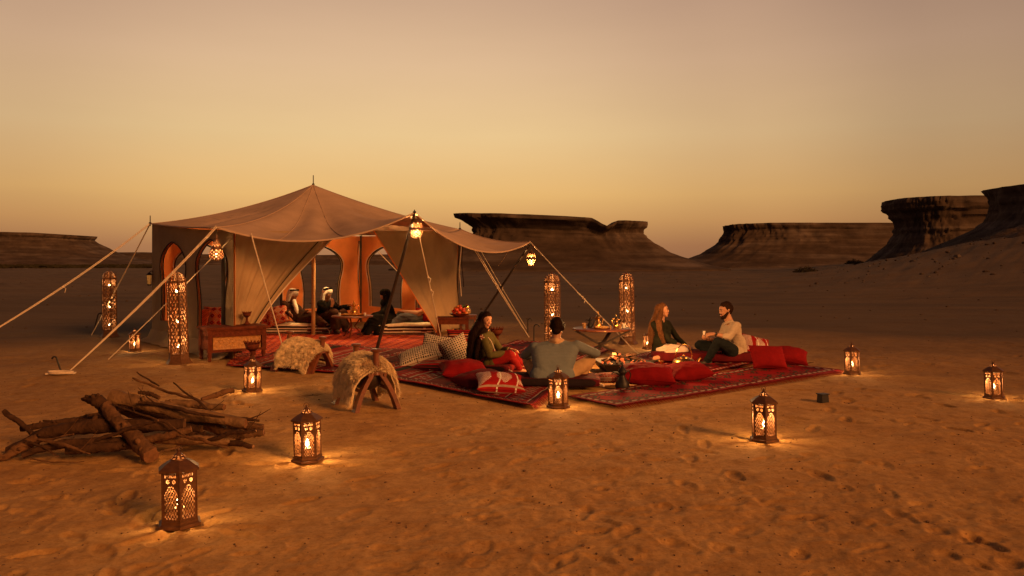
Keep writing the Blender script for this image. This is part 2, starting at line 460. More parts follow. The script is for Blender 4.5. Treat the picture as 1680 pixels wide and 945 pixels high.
def build_ground():
    ys = [-60, -40, -25, -15, -8, -4, -1, 0.8]
    y = 1.6
    while y < 2.7: ys.append(y); y += 0.16
    y = 2.8
    while y < 24: ys.append(y); y *= 1.0040
    while y < 5200: ys.append(y); y *= 1.035
    ys = np.array(ys); nc = 680
    u = np.linspace(-1, 1, nc)
    wid = np.where(ys < 24, np.maximum(3.6, 0.74 * np.abs(ys) + 0.9), 0)
    wid = np.where(ys < 2.7, 3.6, wid)
    wid = np.where(ys >= 24, 0.74 * ys + 0.9 + (ys - 24) * 0.5, wid)
    # the outermost columns run on sideways so that the sheet has no edge near the camera
    X = u[None, :] * wid[:, None]
    ext = np.clip((np.abs(u) - 0.965) / 0.035, 0, 1) ** 2
    X = X + np.sign(u)[None, :] * ext[None, :] * (60 + 0.8 * np.abs(ys))[:, None]
    Y = np.repeat(ys[:, None], nc, 1)
    Z = base_h(X, Y)
    # fine relief and footprints, only where the sheet is dense
    fade = smooth01((22 - Y) / 10) * smooth01((Y - 2.2) / 0.5)
    near = np.full(X.shape, 1e9)
    for k in RUGS: near = np.minimum(near, poly_dist(X, Y, RUGS[k]))
    near = np.minimum(near, poly_dist(X, Y, [TL, TF, TR, TB]))
    m = smooth01((near - 0.02) / 0.3)
    Z += fade * m * (0.007 * fbm(X * 6, Y * 6, 21, 4, 0.6) + 0.004 * np.abs(fbm(X * 15, Y * 15, 31, 3)))
    # trampled, crusty patches
    tr = smooth01(fbm(X * 0.8, Y * 0.8, 41, 3) * 2.2 + 0.5)
    Z += fade * m * tr * 0.010 * fbm(X * 11, Y * 8, 51, 3, 0.6)
    r2 = random.Random(5)
    def stamp(cx, cy, a, b, th, dep):
        i0, i1 = np.searchsorted(ys, [cy - a * 1.9, cy + a * 1.9])
        if i1 <= i0: return
        w0 = wid[(i0 + i1) // 2]
        j0 = int((( (cx - a * 1.9) / w0) + 1) / 2 * (nc - 1)) - 1; j1 = int((((cx + a * 1.9) / w0) + 1) / 2 * (nc - 1)) + 2
        j0 = max(0, j0); j1 = min(nc, j1)
        if j1 <= j0: return
        xx = X[i0:i1, j0:j1] - cx; yy = Y[i0:i1, j0:j1] - cy
        c, s_ = math.cos(th), math.sin(th)
        uu = (xx * c + yy * s_) / a; vv = (-xx * s_ + yy * c) / b
        uu = uu + 0.25 * fbm(xx * 14 + cx, yy * 14 + cy, 5, 2); vv = vv + 0.3 * fbm(xx * 14 - cx, yy * 14, 6, 2)
        rr = np.sqrt(uu * uu + vv * vv)
        Z[i0:i1, j0:j1] += m[i0:i1, j0:j1] * (-dep * smooth01((1.12 - rr) / 0.42) + 0.42 * dep * np.exp(-((rr - 1.28) / 0.22) ** 2))
    # walking tracks
    for k in range(58):
        x = r2.uniform(-9, 12); y = r2.uniform(3.2, 13); th = r2.uniform(0, 2 * math.pi)
        for q in range(r2.randint(5, 13)):
            sd = 0.09 * (1 if q % 2 else -1)
            stamp(x - math.sin(th) * sd, y + math.cos(th) * sd, r2.uniform(.12, .15), r2.uniform(.045, .06), th + r2.uniform(-.2, .2), r2.uniform(.008, .018))
            x += math.cos(th) * r2.uniform(.45, .62); y += math.sin(th) * r2.uniform(.45, .62); th += r2.uniform(-.18, .18)
    for k in range(700):
        yy_ = 3.0 + 11 * r2.random() ** 1.2
        stamp(r2.uniform(-.7, .8) * yy_, yy_, r2.uniform(.05, .15), r2.uniform(.03, .07), r2.uniform(0, 3.2), r2.uniform(.003, .010))
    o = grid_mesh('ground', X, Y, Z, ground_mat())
    tag(o, 'trampled orange desert sand with footprints running out to a dark plain', kind='structure')
    return o

def ground_mat():
    m = bpy.data.materials.new('desert_sand'); m.use_nodes = True
    n = m.node_tree; b = n.nodes['Principled BSDF']; L = n.links
    g = n.nodes.new('ShaderNodeNewGeometry')
    def nz(scale, det, rough=0.6, vec=None, stretch=None):
        t = n.nodes.new('ShaderNodeTexNoise'); t.inputs['Scale'].default_value = scale
        t.inputs['Detail'].default_value = det; t.inputs['Roughness'].default_value = rough
        src = g.outputs['Position']
        if stretch:
            mp = n.nodes.new('ShaderNodeMapping'); mp.inputs['Scale'].default_value = stretch
            L.new(src, mp.inputs[0]); src = mp.outputs[0]
        L.new(src, t.inputs['Vector']); return t.outputs[0]
    def mrange(s, a, b_, c, d):
        q = n.nodes.new('ShaderNodeMapRange'); L.new(s, q.inputs[0])
        for i, v in enumerate((a, b_, c, d)): q.inputs[i + 1].default_value = v
        return q.outputs[0]
    def mixc(f, a, b_, mode='MIX'):
        q = n.nodes.new('ShaderNodeMix'); q.data_type = 'RGBA'; q.blend_type = mode
        if isinstance(f, float): q.inputs[0].default_value = f
        else: L.new(f, q.inputs[0])
        for k, v in ((6, a), (7, b_)):
            if isinstance(v, tuple): q.inputs[k].default_value = (*v, 1)
            else: L.new(v, q.inputs[k])
        return q.outputs[2]
    sand = mixc(mrange(nz(1.1, 6), .35, .65, 0, 1), (0.66, 0.37, 0.130), (0.56, 0.295, 0.098))
    sand = mixc(mrange(nz(9, 7, .7), .42, .62, 0, 1), sand, mixc(1.0, sand, (0.80, 0.76, 0.72), 'MULTIPLY'))
    sand = mixc(mrange(nz(3.3, 5, .65), .40, .66, 0, 1), sand, mixc(1.0, sand, (0.80, 0.76, 0.70), 'MULTIPLY'))
    sand = mixc(mrange(nz(38, 4, .7), .50, .66, 0, 1), sand, mixc(1.0, sand, (0.78, 0.72, 0.68), 'MULTIPLY'))
    # dark grit and crumbs
    vo = n.nodes.new('ShaderNodeTexVoronoi'); vo.inputs['Scale'].default_value = 26
    L.new(g.outputs['Position'], vo.inputs['Vector'])
    spot = mrange(vo.outputs['Distance'], .10, .17, 1, 0)
    sel = mrange(nz(5, 3), .56, .62, 0, 1)
    mu = n.nodes.new('ShaderNodeMath'); mu.operation = 'MULTIPLY'; L.new(spot, mu.inputs[0]); L.new(sel, mu.inputs[1])
    sand = mixc(mu.outputs[0], sand, (0.12, 0.06, 0.035))
    # camp sand darkens outward to brown gravel: light falloff painted in, uneven border
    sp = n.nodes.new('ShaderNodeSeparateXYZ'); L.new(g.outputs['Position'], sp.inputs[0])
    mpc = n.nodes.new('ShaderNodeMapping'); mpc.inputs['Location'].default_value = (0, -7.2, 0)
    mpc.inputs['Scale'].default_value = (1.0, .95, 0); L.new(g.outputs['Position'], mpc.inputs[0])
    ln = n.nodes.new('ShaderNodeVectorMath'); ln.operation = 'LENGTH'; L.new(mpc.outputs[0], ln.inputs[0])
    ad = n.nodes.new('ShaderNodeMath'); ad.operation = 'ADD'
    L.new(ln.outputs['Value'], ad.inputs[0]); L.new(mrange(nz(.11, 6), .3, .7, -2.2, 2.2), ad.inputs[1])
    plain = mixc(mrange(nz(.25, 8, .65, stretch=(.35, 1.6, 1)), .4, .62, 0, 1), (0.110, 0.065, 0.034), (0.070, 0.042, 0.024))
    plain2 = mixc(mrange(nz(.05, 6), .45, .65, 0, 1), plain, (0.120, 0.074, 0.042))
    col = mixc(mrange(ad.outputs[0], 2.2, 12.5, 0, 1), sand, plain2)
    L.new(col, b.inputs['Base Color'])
    b.inputs['Roughness'].default_value = 0.95
    b.inputs['Specular IOR Level'].default_value = 0.2
    bp = n.nodes.new('ShaderNodeBump'); bp.inputs['Distance'].default_value = 0.006
    L.new(nz(28, 8, .7), bp.inputs['Height'])
    bp2 = n.nodes.new('ShaderNodeBump'); bp2.inputs['Distance'].default_value = 0.003
    L.new(nz(140, 4, .7), bp2.inputs['Height']); L.new(bp.outputs[0], bp2.inputs['Normal'])
    L.new(bp2.outputs[0], b.inputs['Normal'])
    return m
build_ground()

# ------------------------------------------------------------------ mesas and cliffs
def rock_mat():
    m = bpy.data.materials.new('layered_limestone'); m.use_nodes = True
    n = m.node_tree; b = n.nodes['Principled BSDF']; L = n.links
    g = n.nodes.new('ShaderNodeNewGeometry')
    mp = n.nodes.new('ShaderNodeMapping'); mp.inputs['Scale'].default_value = (.05, .05, .9)
    L.new(g.outputs['Position'], mp.inputs[0])
    t = n.nodes.new('ShaderNodeTexNoise'); t.inputs['Scale'].default_value = 1.0; t.inputs['Detail'].default_value = 8
    L.new(mp.outputs[0], t.inputs[0])
    c = n.nodes.new('ShaderNodeValToRGB')
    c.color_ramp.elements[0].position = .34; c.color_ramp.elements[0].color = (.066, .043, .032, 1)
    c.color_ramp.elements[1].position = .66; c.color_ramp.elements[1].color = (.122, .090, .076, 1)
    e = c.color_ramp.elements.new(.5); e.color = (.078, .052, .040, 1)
    L.new(t.outputs[0], c.inputs[0])
    t2 = n.nodes.new('ShaderNodeTexNoise'); t2.inputs['Scale'].default_value = .22; t2.inputs['Detail'].default_value = 9
    t2.inputs['Roughness'].default_value = .65
    L.new(g.outputs['Position'], t2.inputs[0])
    q = n.nodes.new('ShaderNodeMapRange'); L.new(t2.outputs[0], q.inputs[0])
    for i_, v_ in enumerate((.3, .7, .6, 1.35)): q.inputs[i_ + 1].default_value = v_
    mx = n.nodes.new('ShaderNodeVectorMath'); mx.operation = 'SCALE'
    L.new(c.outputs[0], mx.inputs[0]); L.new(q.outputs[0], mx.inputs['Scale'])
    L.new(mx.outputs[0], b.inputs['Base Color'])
    b.inputs['Roughness'].default_value = .95; b.inputs['Specular IOR Level'].default_value = .1
    bp = n.nodes.new('ShaderNodeBump'); bp.inputs['Distance'].default_value = .22
    L.new(t2.outputs[0], bp.inputs['Height']); L.new(bp.outputs[0], b.inputs['Normal'])
    return m
M['rock'] = rock_mat()

def mesa(label, D, xl, xr, top, half_depth, profL, profR, seed, nth=420, nz_=46, ybase=None):
    """D depth; xl, xr pixel ends of the cap; top [(px, py)] skyline; prof*: [(height fraction, outward metres)]"""
    Dc = D + half_depth
    XL, XR = (xl - 840) * Dc / F, (xr - 840) * Dc / F
    cx = (XL + XR) / 2; A = (XR - XL) / 2
    tx = [(p - 840) * Dc / F for p, q in top]; Dz = D + .35 * half_depth; tz = [CH - (q - HY) * Dz / F for p, q in top]
    th = np.linspace(0, 2 * math.pi, nth)
    def sg(v, p): return np.sign(v) * np.abs(v) ** p
    bx = cx + A * sg(np.cos(th), .55); by = D + half_depth + half_depth * sg(np.sin(th), .8)
    nx = np.cos(th); ny = np.sin(th)
    zf = np.linspace(0, 1, nz_)
    oL = np.interp(zf, [p[0] for p in profL], [p[1] for p in profL]); oR = np.interp(zf, [p[0] for p in profR], [p[1] for p in profR])
    wl = (1 - np.cos(th)) / 2
    X = np.zeros((nz_ + 3, nth)); Y = X.copy(); Z = X.copy()
    H = np.interp(bx, tx, tz)
    sc = H.max() / 10
    for i, f in enumerate(zf):
        off = oR[i] * (1 - wl) + oL[i] * wl
        layer = 0.35 * (vnoise(np.array([f * 21.0]), np.array([seed * 3.1]), 5)[0]) * sc
        arc = th * (A + half_depth) * .25
        nn = fbm(arc * .8, np.full(nth, f * 3.5), seed, 5, .6) * sc * (0.32 + 0.55 * min(1, f * 1.6))
        nn += vnoise(arc * 2.6, np.full(nth, f * 1.2), seed + 9) * sc * .3 * (1 - f)
        # close the ring without a seam
        bl = np.clip(np.minimum(th, 2 * math.pi - th) / .15, 0, 1)
        o_ = off + (nn + layer) * bl
        X[i] = bx + nx * o_; Y[i] = by + ny * o_; Z[i] = f * H + bl * vnoise(arc * 1.1, np.full(nth, f * 5), seed + 3) * sc * .12 * f
    Z[0] = -1.5
    for q, s_ in enumerate((.9, .5, 0.0)):
        X[nz_ + q] = X[nz_ - 1]; Y[nz_ + q] = (D + half_depth) + (Y[nz_ - 1] - D - half_depth) * s_
        Z[nz_ + q] = np.interp(X[nz_ + q], tx, tz) + .05
    base = (cx, D + half_depth, 0)
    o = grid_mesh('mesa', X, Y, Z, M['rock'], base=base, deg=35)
    tag(o, label, 'mesa', 'flat topped desert mesas')
    return o
mesa('low wide mesa far off at the left edge of the plain', 330, -260, 140, [(-400, 379), (0, 381.5), (100, 382), (130, 384), (142, 385)], 30,
     [(0, 30), (.5, 8), (1, 0)], [(0, 34), (.25, 17), (.5, 7), (.75, 1.2), (.86, -1.2), (.92, 0), (1, .3)], 3)
mesa('long low distant ridge stretching behind the tent', 480, 190, 735, [(180, 414), (260, 414), (330, 417), (500, 419), (700, 417), (735, 420)], 24,
     [(0, 16), (.5, 6), (1, 0)], [(0, 20), (.5, 8), (1, 0)], 5, 200, 20)
mesa('dark mesa with overhanging cap and a notch near its right end', 150, 752, 1058,
     [(740, 349), (770, 350), (860, 352.5), (930, 356), (966, 358.5), (979, 366), (990, 371.5), (1000, 368), (1008, 362.5), (1058, 363), (1064, 365)], 5,
     [(0, 14), (.3, 3.5), (.5, -2.5), (.75, -3.0), (.86, -1.8), (.93, .2), (1, .4)],
     [(0, 17), (.15, 10.5), (.35, 5.0), (.6, 1.1), (.74, -.5), (.84, -.6), (.9, .3), (1, .4)], 8)
mesa('long distant mesa between the notched mesa and the right cliffs', 235, 1190, 1660,
     [(1186, 370), (1200, 367.5), (1250, 366), (1480, 366.5), (1660, 366)], 10,
     [(0, 22), (.14, 14), (.3, 7.5), (.55, 2.2), (.75, .4), (.86, -.4), (.93, .2), (1, .3)], [(0, 20), (.5, 4), (1, 0)], 13)
mesa('tall pale layered mesa with jutting cap on the right', 120, 1466, 1660,
     [(1450, 326), (1470, 324.5), (1560, 323), (1640, 323.5), (1700, 322)], 7,
     [(0, 5.8), (.1, 3.4), (.25, .9), (.4, -.6), (.55, -1.3), (.68, -1.3), (.78, -.5), (.86, .5), (.93, .7), (1, .2)],
     [(0, 12), (.4, 2), (1, 0)], 21)
mesa('nearest cliff with an overhanging ledge at the right edge', 84, 1656, 1960,
     [(1620, 302), (1660, 298), (1700, 295), (1900, 288)], 9,
     [(0, 13), (.22, 8.5), (.42, 4.2), (.55, 1.4), (.66, .3), (.8, -.1), (.9, .1), (.95, .5), (1, .8)],
     [(0, 12), (.4, 2), (1, 0)], 34)
# scree slope running down from the nearest cliff
def slope():
    a = np.linspace(0, 1, 160); b_ = np.linspace(0, 1, 120)
    U, V = np.meshgrid(a, b_)
    Y = 38 + V * 62
    X = 0.40 * Y + U * (0.62 * Y)
    ridge = np.exp(-((V - .72) / .26) ** 2)
    Z = -0.6 + base_h(X, Y) * .35 + smooth01(U * 1.25) * 8.6 * ridge * (1 + .25 * fbm(X * .2, Y * .2, 61, 4)) + .5 * fbm(X * .35, Y * .35, 71, 5) * smooth01(U * 4)
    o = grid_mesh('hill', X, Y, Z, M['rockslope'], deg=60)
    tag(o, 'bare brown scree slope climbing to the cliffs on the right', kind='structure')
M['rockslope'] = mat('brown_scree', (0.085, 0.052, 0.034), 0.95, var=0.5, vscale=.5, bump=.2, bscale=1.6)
slope()

# ------------------------------------------------------------------ desert scrub
def bush(px, py, wpx, hpx, label, seed):
    c = G(px, py); D = c.y; rr = random.Random(seed)
    w = wpx * D / F / 2; h = hpx * D / F
    z0 = gz(c.x, c.y); mb = MB()
    for k in range(1500):
        a = rr.uniform(0, 6.28); q = rr.random() ** .5; t = rr.random()
        x = math.cos(a) * q * w; y = math.sin(a) * q * w * .8; zt = h * (1 - q * q) * (.55 + .5 * noise.noise(Vector((x, y, seed)) * 2))
        p = Vector((x, y, max(.02, zt * t)))
        s_ = rr.uniform(.05, .13) * max(1, h)
        d1 = Vector((rr.uniform(-1, 1), rr.uniform(-1, 1), rr.uniform(.2, 1.4))).normalized() * s_
        d2 = d1.cross(Vector((rr.uniform(-1, 1), rr.uniform(-1, 1), 0))).normalized() * s_ * .35
        mb.add([p, p + d1 + d2, p + d1 * 1.8, p + d1 - d2], [(0, 1, 2, 3)])
    e = empty('bush', (c.x, c.y, z0), 0, label, 'bush')
    mb.build('foliage', M['bush'], e)
    st = MB()
    for k in range(7):
        a = rr.uniform(0, 6.28)
        st.tube([(0, 0, -.05), (math.cos(a) * w * .3, math.sin(a) * w * .3, h * .4), (math.cos(a) * w * .6, math.sin(a) * w * .6, h * .6)], [.05, .03, .01], 5)
    st.build('stem', M['bark_dark'], e)
bush(1323, 452, 42, 15, 'larger dark desert bush at the foot of the cliffs', 3)
bush(1403, 448, 34, 11, 'smaller dark desert bush right of the larger one', 9)
# scrub line at the foot of the left mesa
mb = MB(); r3 = random.Random(12)
for k in range(2600):
    D = r3.uniform(205, 240); px = r3.uniform(-120, 262)
    x = (px - 840) * D / F
    hh = .75 + .5 * noise.noise(Vector((x * .06, 0, 3)))
    p = Vector((x, D, gz(0, 0) + r3.uniform(0, .3) - .1))
    w_ = r3.uniform(.5, 1.3)
    mb.add([p + Vector((-w_, 0, 0)), p + Vector((w_, r3.uniform(-1, 1), 0)), p + Vector((w_ * .5, 0, hh * r3.uniform(.5, 1.1))), p + Vector((-w_ * .6, r3.uniform(-1, 1), hh * r3.uniform(.5, 1.1)))], [(0, 1, 2, 3)])
o = mb.build('scrub', M['bush']); tag(o, 'dark line of low scrub below the far left mesa', kind='stuff')

# pebbles and crumbs of crust
mb = MB(); r3 = random.Random(77)
for k in range(2000):
    d = 3.0 + 13 * r3.random() ** 1.4; x = r3.uniform(-.68, .7) * d
    s_ = r3.uniform(.003, .007) * (1.5 if r3.random() < .06 else 1)
    z = gz(x, d) if k % 3 == 0 else gz(x, d)
    mb.ball((x, d, z + s_ * .3), (s_ * r3.uniform(.8, 1.6), s_ * r3.uniform(.8, 1.6), s_ * .8), 5)
o = mb.build('pebbles', mat('pebble_stone', (.16, .09, .055), .9, var=.4, vscale=8)); tag(o, 'small dark pebbles and crusts scattered over the sand', kind='stuff')

# boulders and stones fallen from the cliffs and strewn over the plain
mb = MB(); r3 = random.Random(99)
for k in range(560):
    if k < 200:
        y = r3.uniform(45, 110); x = r3.uniform(.36, .80) * y; s_ = r3.uniform(.03, .14) * (2.2 if r3.random() < .06 else 1)
    else:
        y = 18 * (8 ** r3.random()); x = r3.uniform(-.8, .7) * y; s_ = r3.uniform(.015, .05) * (y / 30) ** .5
    z = gz(x, y)
    if k < 200:
        v_ = (y - 38) / 62; u_ = (x - .40 * y) / (.62 * y); z = max(z, -.6 + z * .35 + float(smooth01(u_ * 1.25)) * 8.6 * math.exp(-((v_ - .72) / .26) ** 2))
    mb.ball((x, y, z + s_ * .2), (s_ * r3.uniform(.8, 1.7), s_ * r3.uniform(.7, 1.4), s_ * r3.uniform(.5, .9)), 6, rot=Matrix.Rotation(r3.uniform(0, 3), 3, 'Z'))
o = mb.build('stones', M['rock'], smooth=20); tag(o, 'stones and boulders strewn below the cliffs and over the dark plain', kind='stuff')

# ------------------------------------------------------------------ tent
tent = empty('tent', ((TL.x + TR.x) / 2, (TL.y + TR.y) / 2, 0), 0,
             'large beige canvas tent with peaked roof, front awning and orange lined arched walls', 'tent')
def topz(P):   # wall height at each corner
    return {'L': 2.30, 'F': 2.06, 'R': 2.26, 'B': 2.22}[P]
TLt, TFt, TRt, TBt = (TL + Vector((0, 0, topz('L'))), TF + Vector((0, 0, topz('F'))), TR + Vector((0, 0, topz('R'))), TB + Vector((0, 0, topz('B'))))
SAG = {('A1', 'K'): .20, ('A2', 'K'): .36, ('K', 'R'): .07, ('K', 'L'): .13, ('A1', 'L'): .03, ('A1', 'A2'): .33,
       ('A2', 'A3'): .40, ('A2', 'R'): .16, ('A3', 'R'): .10, ('K', 'B'): .1, ('B', 'R'): .05, ('B', 'L'): .05}
SAG = {tuple(sorted(k)): v for k, v in SAG.items()}
NODE = {'K': PEAK, 'L': TLt + Vector((-.03, -.02, .02)), 'R': TRt + Vector((.03, 0, .02)), 'B': TBt + Vector((0, .05, .05)), 'A1': A1, 'A2': A2, 'A3': A3}
def roof_tri(a, b, c, n=26):
    """subdivided triangle whose edges and middle sag"""
    vs = []; idx = {}
    for i in range(n + 1):
        for j in range(n + 1 - i):
            la, lb = 1 - (i + j) / n, i / n; lc = j / n
            p = NODE[a] * la + NODE[b] * lb + NODE[c] * lc
            z = 0
            for (e, f, q, r_) in ((a, b, la, lb), (b, c, lb, lc), (a, c, la, lc)):
                z += SAG[tuple(sorted((e, f)))] * 4 * q * r_
            # slack folds that fan out from the peak
            ins = la * lb * lc * 27
            ang = math.atan2(p.y - PEAK.y, p.x - PEAK.x); rad = math.hypot(p.x - PEAK.x, p.y - PEAK.y)
            z += ins * (.045 * math.sin(ang * 26 + rad * .7) * min(1, rad / 2) + .05 * noise.noise(Vector((p.x * .8, p.y * .8, 1.3))))
            # pull the cloth up to the awning poles
            idx[(i, j)] = len(vs); vs.append(p - Vector((0, 0, z)))
    fs = []
    for i in range(n):
        for j in range(n - i):
            fs.append((idx[(i, j)], idx[(i + 1, j)], idx[(i, j + 1)]))
            if i + j < n - 1: fs.append((idx[(i + 1, j)], idx[(i + 1, j + 1)], idx[(i, j + 1)]))
    return vs, fs
mb = MB()
for t in (('K', 'L', 'A1'), ('K', 'A1', 'A2'), ('K', 'A2', 'R'), ('K', 'R', 'B'), ('K', 'B', 'L')):
    mb.add(*roof_tri(*t))
o = mb.build('roof', M['roofcanvas'], tent, world=True, smooth=180)
bm = bmesh.new(); bm.from_mesh(o.data); bmesh.ops.remove_doubles(bm, verts=bm.verts, dist=.002); bmesh.ops.recalc_face_normals(bm, faces=bm.faces); bm.to_mesh(o.data); bm.free()
solid(o, .012)
mb = MB(); mb.add(*roof_tri('A2', 'A3', 'R'))
o = solid(mb.build('awning', M['roofcanvas'], tent, world=True, smooth=180), .012)
# stitched seams of the roof panels
def seam(a, b, c, w):
    mb = MB(); pts = []
    for i in range(31):
        t = i / 30; la = 1 - t; lb, lc = t * (1 - w), t * w
        p = NODE[a] * la + NODE[b] * lb + NODE[c] * lc; z = 0
        for (e, f, q, r_) in ((a, b, la, lb), (b, c, lb, lc), (a, c, la, lc)): z += SAG[tuple(sorted((e, f)))] * 4 * q * r_
        ang = math.atan2(p.y - PEAK.y, p.x - PEAK.x); rad = math.hypot(p.x - PEAK.x, p.y - PEAK.y)
        z += la * lb * lc * 27 * (.045 * math.sin(ang * 26 + rad * .7) * min(1, rad / 2) + .05 * noise.noise(Vector((p.x * .8, p.y * .8, 1.3))))
        pts.append(p - Vector((0, 0, z - .004)))
    mb.tube(pts, .008, 5); mb.build('seam', M['roofcanvas'], tent, world=True)
for w in (.3, .64): seam('K', 'A1', 'A2', w)
for w in (0.001,): seam('K', 'A1', 'A2', w)
# hemmed edges of the canopy
def edge_curve(a, b, n=26):
    s_ = SAG[tuple(sorted((a, b)))]
    return [NODE[a].lerp(NODE[b], t) - Vector((0, 0, s_ * 4 * t * (1 - t))) for t in [i / n for i in range(n + 1)]]
mb = MB()
for a, b in (('A1', 'A2'), ('A2', 'A3'), ('A1', 'L'), ('L', 'K'), ('A3', 'R')):
    mb.tube(edge_curve(a, b), .014 if a != 'L' else .008, 6)
mb.build('roof_hem', M['roofcanvas'], tent, world=True)

ARCH = [(0.0, 0.84), (.25, .82), (.42, .86), (.58, .96), (.70, 1.0), (.80, .92), (.89, .68), (.95, .42), (.985, .18), (1.0, 0.0)]
def arch_outline(n=8):
    """half widths by height fraction, smoothed; returns closed list of (-1..1, 0..1)"""
    hs = np.linspace(0, 1, 30)
    hs = 1 - (1 - hs) ** 1.6
    ws = np.interp(hs, [a[0] for a in ARCH], [a[1] for a in ARCH])
    ws[1:-1] = (ws[:-2] + 2 * ws[1:-1] + ws[2:]) / 4
    pts = [(w, h) for w, h in zip(ws, hs)] + [(-w, h) for w, h in list(zip(ws, hs))[::-1][1:]]
    return pts
def wall(name, P, Q, hp, hq, windows, sill, apex, inward, skirt=True):
    """P, Q ground corners; windows in metres along the wall"""
    D = (Q - P); Lw = D.length; D.normalize()
    def at(s_, z, off):
        hh = hp + (hq - hp) * s_ / Lw
        bil = .03 * math.sin(math.pi * min(1, max(0, z / hh))) * noise.noise(Vector((s_ * 1.1, z * .8, 4)))
        sagt = 0.03 * math.sin(math.pi * s_ / Lw) if z >= hh - .01 else 0
        return P + D * s_ + inward * (off + bil) + Vector((0, 0, z - sagt))
    outer = []
    N = 24
    outer += [(Lw * i / N, 0) for i in range(N)] + [(Lw, 0)]
    outer += [(Lw * (1 - i / N), hp + (hq - hp) * (1 - i / N)) for i in range(N + 1)]
    holes = []
    for (a, b) in windows:
        c, hw = (a + b) / 2, (b - a) / 2
        holes.append([(c + hw * u, sill + (apex - sill) * v) for u, v in arch_outline()])
    loops = [[Vector((x, y, 0)) for x, y in l] for l in [outer] + holes]
    flat = [p for l in loops for p in l]
    tris = tessellate_polygon(loops)
    for nm, off, mt in (('wall', 0.0, M['canvas']), ('wall_liner', .03, M['liner'])):
        mb = MB(); mb.add([at(p.x, p.y, off) for p in flat], [tuple(t) for t in tris])
        o = mb.build(nm, mt, tent, world=True, smooth=False)
        solid(o, .006, 0)
    for h in holes:
        mb = MB()
        pts = [at(x, y, .045) for x, y in h]; mb.tube(pts, .012, 5, 0)
        pts = [at(x, y, .050) for x, y in [( (x - (sum(q[0] for q in h) / len(h))) * 1.06 + (sum(q[0] for q in h) / len(h)), y + .012) for x, y in h]]
        mb.tube(pts, .007, 5, 1)
        pts = [at(x, y, -.012) for x, y in h]; mb.tube(pts, .010, 5, 0)
        mb.build('arch_piping', [M['trimdark'], M['trimpale']], tent, world=True)
    # loose hem of cloth lying on the sand
    if skirt:
        nn = 60; X = np.zeros((5, nn)); Y = X.copy(); Z = X.copy()
        for j in range(nn):
            s_ = Lw * j / (nn - 1)
            for i in range(5):
                q = P + D * s_ - inward * (.02 + i * .07 * (1 + .4 * noise.noise(Vector((s_ * 2, 0, 1)))))
                X[i, j], Y[i, j] = q.x, q.y
                Z[i, j] = max(.012, .22 * math.exp(-i * 1.1) + .04 * noise.noise(Vector((s_ * 4, i * .8, 2)))) 
        grid_mesh('ground_flap', X, Y, Z, M['canvas'], tent)
    return at
def s_of_px(P, Q, px):
    k = (px - 840) / F; d = Q - P
    t = (k * P.y - P.x) / (d.x - k * d.y)
    return t * d.length
def inw(P, Q):
    d = (Q - P).normalized(); n = Vector((-d.y, d.x, 0)); c = (TL + TR) / 2
    return n if (c - P).dot(n) > 0 else -n
f = lambda P, Q, l: [(s_of_px(P, Q, a), s_of_px(P, Q, b)) for a, b in l]
wall('side', TL, TF, topz('L'), topz('F'), f(TL, TF, [(262, 306), (321, 374)]), .42, 1.93, inw(TL, TF))
wall('back', TL, TB, topz('L'), topz('B'), [(.45, 1.75)] + f(TL, TB, [(400, 466), (490, 560)]), .42, 1.94, inw(TL, TB))
wall('right', TB, TR, topz('B'), topz('R'), f(TB, TR, [(605, 666)]) + [(2.55, 3.75)], .42, 1.94, inw(TB, TR))

# corner posts, centre pole, roof spikes
def pole(name, a, b, r, m, r2=None):
    mb = MB(); mb.tube([a, a.lerp(b, .5) + Vector((.004, .004, 0)), b], [r, r, r2 or r], 12); return mb.build(name, m, tent, world=True)
for P, h in ((TL, topz('L')), (TR, topz('R')), (TB, topz('B'))):
    c = (TL + TR) / 2; q = P + (c - P).normalized() * .07
    pole('corner_post', q, q + Vector((0, 0, h + .02)), .028, M['pole_dark'])
pk = W(366, 560, 13.15); pole('corner_post', Vector((pk.x, pk.y, 0)), Vector((pk.x, pk.y, 2.02)), .034, M['pole_dark'])
pole('centre_pole', Vector((PEAK.x, PEAK.y, 0)), PEAK - Vector((0, 0, .03)), .042, M['pole_pale'])
for P, h in ((PEAK, .20), (NODE['L'], .16), (NODE['R'], .15), (A2, .05)):
    mb = MB(); mb.tube([P - Vector((0, 0, .05)), P + Vector((0, 0, h))], [.011, .009], 8); mb.ball(P + Vector((0, 0, .01)), (.03, .03, .02), 8)
    mb.build('roof_spike', M['iron'], tent, world=True)
# awning poles, leaning out under the cloth
g2 = G(618, 574); g3 = G(772, 546)
def lean(a, b, r):
    mb = MB(); mb.tube([a, b], [r, r * .85], 12); mb.tube([b - (b - a).normalized() * .05, b + (b - a).normalized() * .06], .012, 8)
    return mb.build('awning_pole', M['pole_dark'], tent, world=True)
lean(g2, A2 - Vector((0, 0, .03)), .030)
lean(g3, A3 - Vector((0, 0, .03)), .026)

